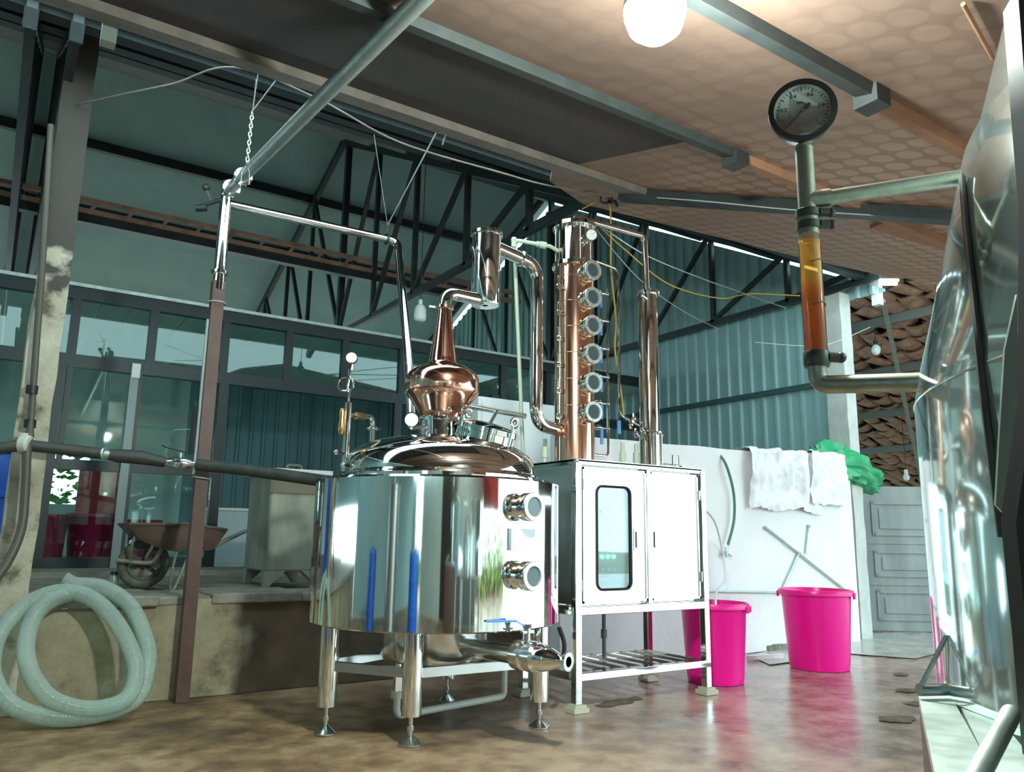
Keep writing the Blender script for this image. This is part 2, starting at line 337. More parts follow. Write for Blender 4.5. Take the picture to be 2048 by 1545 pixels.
ORG = {}
def obj(name, mb, mt, parent=None, ang=35, bevel=0.):
    if parent is not None: o0 = ORG[parent.name]
    else:
        xs = [v.x for v in mb.v]; ys = [v.y for v in mb.v]; zs = [v.z for v in mb.v]
        o0 = V(((min(xs) + max(xs)) / 2, (min(ys) + max(ys)) / 2, min(zs)))
    me = bpy.data.meshes.new(name); me.from_pydata([tuple(v - o0) for v in mb.v], [], mb.f)
    bm = bmesh.new(); bm.from_mesh(me); bmesh.ops.recalc_face_normals(bm, faces=bm.faces); bm.to_mesh(me); bm.free()
    for p in me.polygons: p.use_smooth = True
    me.set_sharp_from_angle(angle=math.radians(ang)); me.materials.append(mt)
    o = bpy.data.objects.new(name, me); COL.objects.link(o)
    if parent is not None: o.parent = parent
    else: o.location = o0
    if bevel:
        b = o.modifiers.new('bevel', 'BEVEL'); b.width = bevel; b.segments = 2; b.limit_method = 'ANGLE'
    ORG[o.name] = o0
    return o
def tag(o, label, cat, group=None):
    o['label'] = label; o['category'] = cat
    if group: o['group'] = group
    return o
def thing(name, label, cat, loc, group=None):
    o = bpy.data.objects.new(name, None); o.empty_display_size = .1; COL.objects.link(o); o.location = V(loc); ORG[o.name] = V(loc)
    return tag(o, label, cat, group)
def struct(o, label=None, cat=None):
    o['kind'] = 'structure'
    if label: o['label'] = label
    if cat: o['category'] = cat
    return o
def sthing(name, label, cat, loc): return struct(thing(name, label, cat, loc))
def text_mesh(txt, size, mtx, depth=0.0006):
    cu = bpy.data.curves.new('t', 'FONT'); cu.body = txt; cu.size = size; cu.align_x = 'CENTER'; cu.align_y = 'CENTER'; cu.extrude = depth
    t = bpy.data.objects.new('t', cu); COL.objects.link(t); dg = bpy.context.evaluated_depsgraph_get()
    me = bpy.data.meshes.new_from_object(t.evaluated_get(dg)); mb = MB()
    mb.add([mtx @ v.co for v in me.vertices], [list(p.vertices) for p in me.polygons])
    bpy.data.objects.remove(t); bpy.data.curves.remove(cu); bpy.data.meshes.remove(me); return mb

# ================================================================== SETTING
LY = 5.75; LZ = .67; GY = 8.86          # ledge front, ledge height, glass partition
XT = 8.5                                # gable wall
RY, RZ, KN, KF = 11.6, 7.66, .523, .43  # ridge and the two roof slopes
def near_z(y): return RZ - KN * (RY - y)
def far_z(y): return RZ - KF * (y - RY)
A0, AK = 2.55, .27                      # lean-to roof plane
def lean_z(y): return A0 + AK * y

# floor, gently uneven
mb = MB(); nx, ny = 60, 40; x0, x1, y0, y1 = -7, 20, -10, 8
for j in range(ny + 1):
    for i in range(nx + 1):
        x = x0 + (x1 - x0) * i / nx; y = y0 + (y1 - y0) * j / ny
        mb.v.append(V((x, y, -.004 + .004 * noise.noise(V((x * .6, y * .6, 0))))))
for j in range(ny):
    for i in range(nx):
        a = j * (nx + 1) + i; mb.f.append((a, a + 1, a + nx + 2, a + nx + 1))
fl = struct(obj('floor', mb, FLOOR), 'wet stained concrete floor around the still', 'floor')
WETL = mat('pale_screed', (.50, .49, .45), .35, 0, col2=(.36, .33, .28), scale=3, rough2=.15)  # paler flat patch of floor by the door
mb = MB(); pts = [P(u, v, Z=.006) for u, v in [(1500, 1312), (1560, 1296), (1700, 1268), (1900, 1262), (1905, 1300), (1830, 1318), (1700, 1308), (1600, 1322), (1540, 1330)]]
mb.add(pts, [tuple(range(len(pts)))]); obj('pale_patch', mb, WETL, fl)
DIRT = mat('dark_mud', (.10, .075, .05), .8, 0, col2=(.18, .14, .10), scale=12)
for u, v, s in [(1800, 1350, .10), (1812, 1382, .12), (1830, 1408, .12), (1795, 1440, .16), (1240, 1405, .14), (1215, 1412, .1), (1270, 1398, .09)]:
    c = P(u, v, Z=0); mb = MB(); n = 11
    ring = [c + V((math.cos(6.283 * i / n) * s * random.uniform(.6, 1.2), math.sin(6.283 * i / n) * s * random.uniform(.35, .7), .002)) for i in range(n)]
    mb.add(ring + [c + V((0, 0, .018))], [(i, (i + 1) % n, n) for i in range(n)]); obj('mud_patch', mb, DIRT, fl)

# raised platform
pf = sthing('floor_platform', 'raised platform with a mottled yellow-stained plaster face', 'platform', (1, LY, 0))
mb = MB(); nx, nz = 90, 10
for j in range(nz + 1):
    for i in range(nx + 1):
        x = -5 + 13.3 * i / nx; z = .64 * j / nz; mb.v.append(V((x, LY + .02 + .02 * noise.noise(V((x * 3, 0, z * 4))), z)))
for j in range(nz):
    for i in range(nx):
        a = j * (nx + 1) + i; mb.f.append((a, a + 1, a + nx + 2, a + nx + 1))
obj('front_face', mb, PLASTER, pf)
obj('body', MB().box2((-5, LY + .05, 0), (8.3, 13, .64)), CONC, pf)
mb = MB()
for a, b, dz, dy in [(-5, 1.02, 0, -.02), (1.02, 1.36, -.012, .02), (1.36, 2.0, 0, 0), (2.0, 8.3, -.015, -.015)]:
    mb.box2((a, LY + dy, .60), (b, GY - .3, LZ + dz))
obj('top_slab', mb, CONC, pf, bevel=.01)
obj('step', MB().box2((-5, GY - .75, LZ - .02), (8.3, 13, LZ + .05)), CONC, pf)
obj('tiled_floor', MB().box2((1.8, GY + .1, LZ), (8.3, 13, LZ + .06)), mat('pale_floor_tile', (.55, .60, .57), .3), pf)

# ---------------------------------------------------------------- corrugated gable wall
def corrugated(name, pts_top, xw, axis, a0, a1, zb, ztop, mt, pitch=.2, depth=.028, parent=None, sgn=-1):
    mb = MB(); n = int((a1 - a0) / pitch); prof = [(0, 0), (.62, 0), (.72, 1), (.9, 1), (1, 0)]
    ps = []
    for i in range(n):
        for t, h in prof[:-1]: ps.append((a0 + (i + t) * pitch, h * depth * sgn))
    ps.append((a1, 0))
    for a, h in ps:
        z = ztop(a)
        for zz in (zb, z): mb.v.append(V((xw + h, a, zz)) if axis == 'Y' else V((a, xw + h, zz)))
    for i in range(len(ps) - 1): mb.f.append((2 * i, 2 * i + 2, 2 * i + 3, 2 * i + 1))
    return obj(name, mb, mt, parent, ang=20)
GAP = .15
wr = sthing('wall_right', 'teal corrugated sheet gable wall under the roof', 'wall', (XT, 9, 0))
corrugated('cladding', None, XT + .06, 'Y', 5.6, 18.4, 0, lambda a: (near_z(a) if a < RY else far_z(a)) - GAP - (.06 if a > RY else 0), TEAL, .2, .03, wr)
corrugated('eave_cladding', None, XT + .06, 'Y', 4.95, 5.6, 4.0, lambda a: near_z(a) - GAP, TEAL, .2, .03, wr)
obj('wall_rail', MB().box2((XT - .01, 5.3, 2.98), (XT + .03, 9.6, 3.05)), mat('teal_rail', (.05, .12, .125), .5), wr)
obj('wall_rail', MB().box2((XT - .01, 9.8, 4.1), (XT + .03, 18, 4.2)), DARKST, wr)

# ---------------------------------------------------------------- roofs
def slab(poly, th, up=V((0, 0, 1))): return MB().prism(poly, up * th)
cf = sthing('ceiling_far', 'pale grey-green far roof slope above the glass partition', 'roof', (2, 14, far_z(18.6)))
obj('roof_sheet', slab([(-6, RY, RZ), (8.62, RY, RZ), (8.62, 18.6, far_z(18.6)), (-6, 18.6, far_z(18.6))], .05), ROOFW, cf)
for (u, v) in [(480, 357), (470, 477)]:
    c = PP(u, v, RZ + KF * RY, -KF)
    obj('purlin', MB().beam((-6, c.y, c.z - .07), (8.5, c.y, c.z - .07), .10, .15), DARKST, cf)
for y in (16.6,): obj('purlin', MB().beam((-6, y, far_z(y) - .1), (8.5, y, far_z(y) - .1), .12, .18), DARKST, cf)
cn = sthing('ceiling_middle', 'dark near slope of the main roof', 'roof', (2, 8, near_z(4.9)))  # darker sheet than on the far slope
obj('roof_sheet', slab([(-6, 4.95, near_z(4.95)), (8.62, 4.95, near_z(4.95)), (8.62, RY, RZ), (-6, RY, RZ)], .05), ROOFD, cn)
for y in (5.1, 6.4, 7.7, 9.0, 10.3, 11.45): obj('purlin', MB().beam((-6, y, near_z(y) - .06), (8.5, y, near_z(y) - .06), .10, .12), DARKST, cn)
cl = sthing('ceiling', 'low lean-to ceiling lined with brown dot-patterned sheet', 'ceiling', (3, 2, lean_z(-1.6)))
poly = [(-5, -1.8), (7.5, -1.8), (7.5, 3.75), (6.99, 4.12), (6.15, 4.37), (5.04, 4.6), (3.9, 4.84), (3.3, 4.5), (2.9, 4.1), (-5, 4.1)]
poly1 = [(-5, -1.8), (7.5, -1.8), (7.5, 3.75), (6.99, 4.12), (6.15, 4.37), (5.04, 4.6), (3.9, 4.84), (3.3, 4.5), (3.1, 4.2), (3.1, 2.78), (-5, 2.78)]
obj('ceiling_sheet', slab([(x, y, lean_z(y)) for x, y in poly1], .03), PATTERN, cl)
obj('plain_sheet', slab([(x, y, lean_z(y)) for x, y in [(-5, 2.78), (3.1, 2.78), (3.1, 4.2), (2.9, 4.1), (-5, 4.1)]], .03), mat('dark_plain_sheet', (.05, .037, .036), .7, 0, col2=(.032, .025, .026), scale=2.5, bump=.02, bscale=1.6), cl)
def lbeam(x0, x1, y, w, h, mt, name='purlin', dz=0.):
    return obj(name, MB().beam((x0, y, lean_z(y) - h / 2 + dz), (x1, y, lean_z(y) - h / 2 + dz), w, h, (0, -AK, 1)), mt, cl)
PURL = mat('grey_steel_channel', (.042, .05, .05), .6, 0, col2=(.028, .034, .034), scale=8)
lbeam(-5, 3.35, 2.78, .075, .05, PURL); lbeam(3.35, 7.4, 2.80, .08, .05, ORANGEB, 'timber_batten')
lbeam(-5, 2.95, 1.70, .075, .05, PURL); lbeam(2.95, 7.4, 1.74, .08, .05, ORANGEB, 'timber_batten')
lbeam(-5, 7.4, .55, .075, .05, PURL); lbeam(-5, 7.4, -.6, .075, .05, PURL)
lbeam(-5, 3.75, 4.0, .17, .05, BROWNB, 'edge_beam')
for (x, y) in [(3.36, 2.78), (2.95, 1.7)]:
    obj('bracket', MB().box((x, y, lean_z(y) - .05), (.10, .11, .09)), PURL, cl)
a = PP(1240, 392, A0 - .06, AK); b = PP(1905, 436, A0 - .06, AK)
obj('tie_beam', MB().beam(a, b, .09, .07), DARKST, cl)
a2 = PP(1755, 442, A0, AK); b2 = PP(1900, 486, A0, AK)
obj('timber_batten', MB().beam(a2 - ZZ * .02, b2 - ZZ * .02, .14, .03), ORANGEB, cl)
a = PP(1925, 0, A0, AK); b = PP(1985, 110, A0, AK)
obj('ceiling_cable', MB().tube([a - ZZ * .015, b - ZZ * .015], .008, 8), ORANGEB, cl)

hq = P(219, 60, Y=4.15)
obj('hanger_post', MB().box2((hq.x - .035, 4.12, P(215, 88, Y=4.15).z), (hq.x + .035, 4.19, 4.0)), mat('pale_green_post', (.20, .25, .22), .6), cl)
# ---------------------------------------------------------------- trusses
def truss(X, label, ym=None, ro=.16):
    t = sthing('roof_truss', label, 'truss', (X, RY, 4.1)); zb = 4.13
    if ym is None: ym = [10.06, 8.76, 7.42, 6.15, 5.2]
    top = lambda y: (near_z(y) if y < RY else far_z(y)) - ro
    w = .075
    obj('rafter', MB().beam((X, 5.0, top(5.0)), (X, RY, top(RY)), w, .11), DARKST, t)
    obj('rafter', MB().beam((X, RY, top(RY)), (X, 18.4, top(18.4)), w, .13), DARKST, t)
    obj('bottom_chord', MB().beam((X, 5.0, zb), (X, 18.4, zb), .06, .075), DARKST, t)
    kp = 11.35
    obj('king_post', MB().beam((X, kp, zb), (X, kp, top(kp)), .09), DARKST, t)
    ys = [kp] + ym
    for i, y in enumerate(ym): obj('vertical_web', MB().beam((X, y, zb), (X, y, top(y)), .06), DARKST, t)
    for i in range(len(ys) - 1): obj('diagonal_web', MB().beam((X, ys[i], zb + .03), (X, ys[i + 1] + .08, top(ys[i + 1])), .055), DARKST, t)
    yf = [kp, 12.9, 14.2, 15.6, 17]
    for i in range(1, len(yf)):
        obj('vertical_web', MB().beam((X, yf[i], zb), (X, yf[i], top(yf[i])), .06), DARKST, t)
        obj('diagonal_web', MB().beam((X, yf[i - 1], zb + .03), (X, yf[i], top(yf[i])), .055), DARKST, t)
    return t
truss(4.25, 'dark steel roof truss crossing above the copper onion of the still')
truss(XT - .14, 'dark steel roof truss fixed against the teal gable wall', ro=.05)
truss(-.12, 'dark steel roof truss nearest the peeling plaster column')
truss(.12, 'dark steel roof truss half hidden by the peeling plaster column', ym=[10.6, 9.7, 8.6, 7.5, 6.5, 5.6])

# rusty lattice girder along the building
g = thing('lattice_girder', 'rusty brown lattice girder running below the far roof', 'girder', (3, 10.1, P(145, 406, Y=10.1).z))
za = P(145, 394, Y=10.1).z; zc = P(145, 418, Y=10.1).z
xe = P(1040, 583, Y=10.1).x
obj('top_rail', MB().beam((-4, 10.1, za), (xe, 10.1, za), .07, .05), LADDER, g)
obj('bottom_rail', MB().beam((-4, 10.1, zc), (xe, 10.1, zc), .09, .06), LADDER, g)
obj('underside_angle', MB().beam((-4, 10.12, zc - .09), (xe - 1.2, 10.12, zc - .09), .12, .10), DARKST, g)
for i in range(26):
    x = -3.8 + i * .4
    if x < xe - .1: obj('rung', MB().beam((x, 10.1, zc), (x + .09, 10.1, za), .035), LADDER, g)

# ---------------------------------------------------------------- white wall, pillars, door
wl = sthing('wall_low', 'low whitewashed wall behind the pink buckets', 'wall', (6, 5.4, 0))
xa = P(1120, 1300, Y=5.35).x; xb = 8.22
mb = MB(); n = 60; tops = []
for i in range(n + 1):
    x = xa + (xb - xa) * i / n; zt = 1.96 + .05 * i / n + .012 * noise.noise(V((x * 2, 0, 0)))
    e = .03 * noise.noise(V((x * 5, 7, 0))) if i > n - 1 else 0
    mb.v += [V((x, 5.35, 0)), V((x, 5.35, zt)), V((x, 5.50, zt)), V((x, 5.50, 0))]
for i in range(n):
    a = 4 * i; b = a + 4
    mb.f += [(a, b, b + 1, a + 1), (a + 1, b + 1, b + 2, a + 2), (a + 2, b + 2, b + 3, a + 3)]
mb.f += [(0, 1, 2, 3), (4 * n, 4 * n + 1, 4 * n + 2, 4 * n + 3)]
obj('plaster', mb, WHITEW, wl)
mb = MB(); c = P(1555, 1302, Y=5.34)
for dx, dz, s in [(0, .02, .12), (.12, .0, .1), (-.1, -.02, .09), (.2, .03, .06)]:
    mb.box((c.x + dx, 5.345, max(c.z + dz, .03)), (s, .03, s * .5))
obj('broken_plaster_edge', mb, CONC, wl)
obj('floor_batten', MB().beam(P(1495, 1317, Z=.02), P(1565, 1313, Z=.02), .03, .04), WHITEP, wl)

def rough_pillar(name, label, x0, x1, y0, y1, z0, z1, mt, am=.015):
    mb = MB(); n = 24
    for j in range(n + 1):
        z = z0 + (z1 - z0) * j / n
        for k, (x, y) in enumerate([(x0, y0), (x1, y0), (x1, y1), (x0, y1)]):
            q = noise.noise_vector(V((x * 3 + k, y, z * 3))) * am; mb.v.append(V((x + q.x, y + q.y, z)))
    for j in range(n):
        for k in range(4):
            a = j * 4 + k; b = j * 4 + (k + 1) % 4; mb.f.append((a, b, b + 4, a + 4))
    mb.f += [(0, 1, 2, 3), tuple(4 * n + k for k in range(4))]
    return struct(obj(name, mb, mt, ang=20), label, 'pillar')
rough_pillar('concrete_pillar', 'pale concrete pillar at the open end of the teal wall', 8.36, 8.56, 5.42, 5.68, 0, 4.08, mat('pale_concrete', (.60, .64, .61), .7, 0, col2=(.50, .52, .49), scale=6))
cxl = P(44, 760, Y=LY).x; cxr = P(112, 760, Y=LY).x
rough_pillar('plaster_column', 'peeling plaster column on the platform edge at left', cxl, cxr, LY - .03, LY + .22, 0, 4.5, COLUMNM, .02)
colx = (cxl + cxr) / 2

dA = P(1708, 1264, Z=0); dB = P(1884, 1268, Z=0); dh = 1.77
d1 = sthing('door_1', 'weathered grey three-panel wooden door standing half open', 'door', (dA + dB) / 2)
dx = (dB - dA); dl = dx.length; ex = dx.normalized(); ey = V((-ex.y, ex.x, 0))
if ey.dot(Fh) < 0: ey = -ey
Rd = Matrix((ex, ey, ZZ)).transposed()
def dbox(x0, x1, z0, z1, y0, y1): return MB().box(dA + ex * ((x0 + x1) / 2) + ey * ((y0 + y1) / 2) + ZZ * ((z0 + z1) / 2), (x1 - x0, abs(y1 - y0), z1 - z0), Rd)
dl2 = dl + .25
obj('door_leaf', dbox(0, dl2, .02, dh, 0, .04), GREYD, d1)
rows = [(.14, .50), (.66, .98), (1.16, 1.58)]
for z0, z1 in rows:
    x0_, x1_ = .30, dl2 - .12
    for (p, q, r, s) in [(x0_, x1_, z0, z0 + .035), (x0_, x1_, z1 - .035, z1), (x0_, x0_ + .035, z0, z1), (x1_ - .035, x1_, z0, z1)]:
        obj('panel_moulding', dbox(p, q, r, s, -.018, 0), GREYD, d1)
    obj('raised_panel', dbox(x0_ + .09, x1_ - .09, z0 + .08, z1 - .08, -.012, 0), GREYD, d1, bevel=.008)
for z in (.56, 1.06): obj('rail_moulding', dbox(.02, dl2 - .02, z, z + .03, -.012, 0), GREYD, d1)
obj('latch', dbox(.02, .16, 1.07, 1.10, -.04, -.01), DARKST, d1)

# ---------------------------------------------------------------- glass partition with room behind
gw = sthing('window_1', 'dark framed glass partition with high transom panes', 'window', (2, GY, LZ))
def gx(u, v): return P(u, v, Y=GY).x
Z0, ZM, ZT, ZTOP = LZ + .05, 1.72, 2.76, 3.46
ups = [gx(u, 660) for u in (-60, 148, 306, 452, 580, 692, 806)]
ups = ups + [ups[-1] + (ups[-1] - ups[-2]) * k for k in (1.0, 2.0, 3.0)]
los = [gx(u, 900) for u in (-80, 100, 258, 436)] + [gx(795, 800)] + [gx(1000, 800)]
FW = .085
def vpost(x, z0, z1, w=FW): obj('mullion', MB().box2((x - w / 2, GY - .04, z0), (x + w / 2, GY + .04, z1)), FRAME, gw)
for z, h, nm in [(ZTOP, .12, 'head_rail'), (ZT, .13, 'transom_rail')]:
    obj(nm, MB().box2((ups[0] - 1, GY - .045, z - h / 2), (XT - .05, GY + .045, z + h / 2)), FRAME, gw)
obj('silver_edge_strip', MB().box2((ups[0] - 1, GY - .07, ZTOP + .065), (XT - .05, GY + .02, ZTOP + .10)), GALV, gw)
for x in ups: vpost(x, ZT + .065, ZTOP - .06)
for x in los: vpost(x, Z0, ZT - .065, .10)
for i in range(len(ups) - 1):
    obj('pane', MB().box2((ups[i] + FW / 2, GY - .004, ZT + .065), (ups[i + 1] - FW / 2, GY + .004, ZTOP - .06)), GLASS, gw)
for i in range(3):
    a, b = los[i] + .05, los[i + 1] - .05
    obj('mid_rail', MB().box2((a, GY - .035, ZM - .05), (b, GY + .035, ZM + .05)), FRAME, gw)
    obj('bottom_rail', MB().box2((a, GY - .035, Z0), (b, GY + .035, Z0 + .10)), FRAME, gw)
    obj('pane', MB().box2((a, GY - .004, ZM + .05), (b, GY + .004, ZT - .065)), GLASS, gw)
    obj('pane', MB().box2((a, GY - .004, Z0 + .10), (b, GY + .004, ZM - .05)), GLASS, gw)
vpost(gx(120, 900), ZM, ZT - .065, .05)
obj('meeting_stile', MB().box2((gx(262, 820) - .05, GY - .09, Z0), (gx(262, 820) + .03, GY - .045, ZT - .12)), mat('grey_stile', (.16, .21, .21), .4, .3), gw)
obj('track_bracket', MB().box2((gx(268, 755) - .04, GY - .11, ZT - .12), (gx(268, 755) + .04, GY - .045, ZT + .03)), WHITEP, gw)

RB = 12.6
rm = sthing('wall_back', 'pale back wall of the room behind the glass', 'wall', (2, RB, LZ))
g0, g1 = P(104, 940, Y=RB), P(170, 1010, Y=RB)
wx0, wx1, wz0, wz1 = g0.x - .5, g1.x, g1.z, g0.z + .25
PALE = mat('pale_room_wall', (.52, .60, .57), .6, 0, col2=(.46, .53, .50), scale=2)
obj('plaster', MB().box2((-4, RB, 0), (wx0, RB + .1, 3.45)).box2((wx1, RB, 0), (2.4, RB + .1, 3.45)).box2((wx0, RB, 0), (wx1, RB + .1, wz0)).box2((wx0, RB, wz1), (wx1, RB + .1, 3.45)), PALE, rm)
corrugated('sheet_cladding', None, RB, 'X', 2.4, 8.4, 0, lambda a: 3.45, TEAL2, .2, .03, rm)
cr = sthing('ceiling_room', 'white plank ceiling of the room behind the glass', 'ceiling', (2, 10.5, 3.42))
PLANK = mat('white_plank', (.75, .85, .80), .3, 0, col2=(.62, .74, .69), scale=1.5)
for i in range(40):
    x = -2.6 + i * .28
    obj('plank', MB().box2((x, GY + .06, 3.40 + .004 * (i % 2)), (x + .268, RB, 3.43)), PLANK, cr)
mb = MB()
for i in range(700):
    c = V((random.uniform(wx0 - .4, wx1 + .4), RB + random.uniform(.6, 1.6), random.uniform(.4, 3.2))); s = random.uniform(.05, .11)
    d = V((random.gauss(0, 1), random.gauss(0, 1), random.gauss(0, 1))).normalized(); x, y, _ = frame_of(d)
    mb.add([c - x * s, c + y * s * .5, c + x * s, c - y * s * .5], [(0, 1, 2, 3)])
bush = thing('garden_bush', 'leafy green bush seen through the back window', 'bush', ((wx0 + wx1) / 2, RB + 1.1, 0))
fo = obj('foliage', mb, LEAF, bush); fo['kind'] = 'stuff'
obj('stem', MB().tube([((wx0 + wx1) / 2, RB + 1.1, -.05), ((wx0 + wx1) / 2 + .05, RB + 1.15, 1.6)], .04), MUDST, bush)
gd = struct(obj('ground_outside', MB().box2((-30, -40, -.3), (40, 40, -.06)), mat('yard_earth', (.34, .31, .25), .9, 0, col2=(.25, .24, .18), scale=1)), 'bare earth yard around the shed', 'ground')

# ---------------------------------------------------------------- tiled shed beyond the open end
zA = P(1780, 585, X=9.3).z; pB = P(1860, 968, X=16.5); zB = pB.z
ts = sthing('ceiling_tiled', 'underside of a brown clay tile roof beyond the opening', 'roof', (12, 5, zB))
kx = (zB - zA) / (16.5 - 9.3)
tz = lambda x: zA + kx * (x - 9.3)
obj('tile_underlay', MB().prism([(9.0, 0, tz(9.0) + .16), (18, 0, tz(18) + .16), (18, 12.5, tz(18) + .16), (9.0, 12.5, tz(9.0) + .16)], (0, 0, .03)), mat('dark_tile_gap', (.03, .022, .018), .9), ts)
tm = None; cnt = 0; sl = math.atan(-kx)
for i in range(26):
    x = 9.1 + i * .34
    yc = 4.9 + (x - 9.3) * .55
    for j in range(11):
        y = yc - 1.55 + j * .33 + (.16 if i % 2 else 0)
        if cnt >= 290: continue
        if tm is None:
            mb = MB(); n = 5
            for q in range(2):
                for r in range(n + 1):
                    a = -1 + 2 * r / n; mb.v.append(V((-.21 + .42 * q, a * .15, -.05 * (1 - a * a) + (.03 if q else 0))))
            for r in range(n): mb.f.append((r, r + 1, n + 2 + r, n + 1 + r))
            mb2 = MB(); mb2.add(mb.v, mb.f); mb2.add([v + V((0, 0, .02)) for v in mb.v], mb.f)
            tm = bpy.data.meshes.new('roof_tile'); tm.from_pydata([tuple(v) for v in mb2.v], [], mb2.f); tm.materials.append(TILE)
        o = bpy.data.objects.new('roof_tile', tm); COL.objects.link(o); o.parent = ts
        o.location = V((x, y, tz(x) + .07)) - ORG[ts.name]
        o.rotation_euler = (random.uniform(-.22, .22), sl + random.uniform(-.12, .12), random.uniform(-.35, .35)); cnt += 1
for x in (9.9, 11.3, 12.8, 14.4):
    obj('purlin', MB().beam((x, 1, tz(x) - .02), (x, 12, tz(x) - .02), .07, .12), mat('grey_purlin', (.16, .17, .155), .6), ts)
for k in range(12):
    x = 9.3 + k * .33; y = 4.7 + k * .2 + random.uniform(-.5, .5)
    obj('loose_stick', MB().beam((x, y, tz(x) - .03), (x + random.uniform(.7, 1.3), y + random.uniform(-.9, .3), tz(x + 1) - .03), .03), mat('bamboo_stick', (.22, .15, .10), .8), ts)
obj('support_tube', MB().beam(P(1766, 602, X=9.25), P(1843, 962, X=14.6), .055, .055), GALV, ts)
obj('shed_back_wall', MB().box2((18, 3, 0), (18.1, 13, tz(18))), mat('dim_brick', (.10, .075, .06), .9, 0, col2=(.06, .05, .04), scale=6), ts)

wlf = sthing('wall_left_added', 'added unseen teal corrugated gable wall at the far left end, cutting daylight', 'wall', (-6, 11, 0))  # end wall added to keep daylight off the far roof
corrugated('cladding', None, -6.0, 'Y', 5.0, 18.4, 1.5, lambda a: (near_z(a) if a < RY else far_z(a)) - .05, TEAL, .2, .03, wlf, sgn=1)
# added unseen walls behind the viewpoint, sized to cut fill light, mirrored in the steel
PALESH = mat('pale_teal_sheet', (.58, .72, .69), .45, 0, col2=(.50, .64, .61), scale=1.2)  # kept pale so the added wall bounces more light
wb = sthing('wall_front_added', 'added teal sheet wall with a wide opening behind the viewpoint, cutting fill light', 'wall', (-3, -2, 0))
corrugated('sheet_cladding', None, -2.0, 'X', -5.5, -4.4, 0, lambda a: 2.0, PALESH, .2, .03, wb, sgn=1)
corrugated('sheet_cladding', None, -2.0, 'X', -3.2, 2.8, 0, lambda a: 2.0, PALESH, .2, .03, wb, sgn=1)
d2 = sthing('door_2_added', 'added dark brown door in the rear wall, for a dark stripe in the still', 'door', (-.05, -1.96, 0))  # unseen door added to put a dark stripe into the still's reflection
obj('door_leaf', MB().box2((-.6, -1.965, .02), (.5, -1.93, 1.96)), mat('dark_brown_door', (.035, .024, .02), .5), d2)
obj('door_handle', MB().cyl((.4, -1.93, 1.0), (.4, -1.88, 1.0), .015), STEEL2, d2)
corrugated('side_cladding', None, -4.9, 'Y', -2, 5.7, 0, lambda a: lean_z(min(a, 4)) - .05, TEAL, .2, .03, wb, sgn=1)

# ================================================================== POT STILL
KD = 4.92; KAZ = math.radians(28.3)
def az_of(u, v): r = ray(u, v); return math.atan2(r.x, r.y)
KAZ = (az_of(622, 1110) + az_of(1118, 1110)) / 2; KR = KD * math.sin((az_of(1118, 1110) - az_of(622, 1110)) / 2)
KC = V((KD * math.sin(KAZ), KD * math.cos(KAZ), 0))
TOC = -KC.normalized(); TOR = V((-TOC.y, TOC.x, 0))            # towards the viewpoint, and to its right
if TOR.dot(Rl) < 0: TOR = -TOR
def kdir(deg): a = math.radians(deg); return TOC * math.cos(a) + TOR * math.sin(a)
def kz(u, v, r): q = ray(u, v); return CAMH + q.z / math.hypot(q.x, q.y) * (KD - r)
st = thing('pot_still', 'polished steel pot still with a copper onion head', 'still', KC)
ZB, ZTP = .589, 1.412
lw = MB().lathe([(KR - .012, ZB + .004), (KR, ZB + .012), (KR, ZTP - .012), (KR - .012, ZTP), (.60, ZTP + .012)], KC, n=128, cap=False)
obj('jacket', lw, STEEL, st)
obj('jacket_underside', MB().lathe([(KR - .014, ZB + .006), (.45, ZB - .01), (.30, ZB - .02)], KC, n=64, cap=False), STEEL2, st)
obj('bottom_sump', MB().lathe([(.32, ZB), (.32, .40), (.30, .37), (.05, .345), (.01, .345)], KC, n=48, cap=False), STEEL2, st)
obj('dome', MB().lathe([(.60, ZTP), (.603, 1.46), (.600, 1.50), (.588, 1.54), (.562, 1.578), (.52, 1.611), (.45, 1.644), (.36, 1.671), (.26, 1.688), (.17, 1.697), (.10, 1.70)], KC, n=96, cap=False), STEEL, st, ang=60)
obj('rim_band', MB().torus(KC + ZZ * 1.452, (0, 0, 1), .605, .011, 96, 8), STEEL, st)
# four legs
for k, dg in enumerate((-76, 14, 104, 194)):
    a = math.radians(dg - 0); e = V((math.cos(a), math.sin(a), 0))
LEGS = [(2.02, 3.97), (2.84, 3.94), (1.73, 4.44), (2.66, 4.84)]
LEGS = []
for px in [(820, 1490), (1078, 1455), (650, 1468), (893, 1402)]:
    q = P(*px, Z=0); LEGS.append(q)
for q in LEGS:
    lg = obj('leg', MB().cyl((q.x, q.y, .145), (q.x, q.y, ZB + .02), .054, n=28), STEEL, st)
    obj('adjuster', MB().lathe([(.012, 0), (.012, .03), (.02, .03), (.02, .055), (.012, .055), (.012, .11)], q + ZZ * .04, n=14), STEEL2, lg)
    obj('foot_pad', MB().lathe([(.062, 0), (.062, .008), (.045, .022), (.018, .045), (.01, .05)], q, n=28), STEEL2, lg)
for a, b, z in [(2, 0, .36), (0, 1, .36), (1, 3, .37), (3, 2, .37)]:
    obj('cross_bar', MB().beam(LEGS[a] + ZZ * z, LEGS[b] + ZZ * z, .035, .05), STEEL2, st)
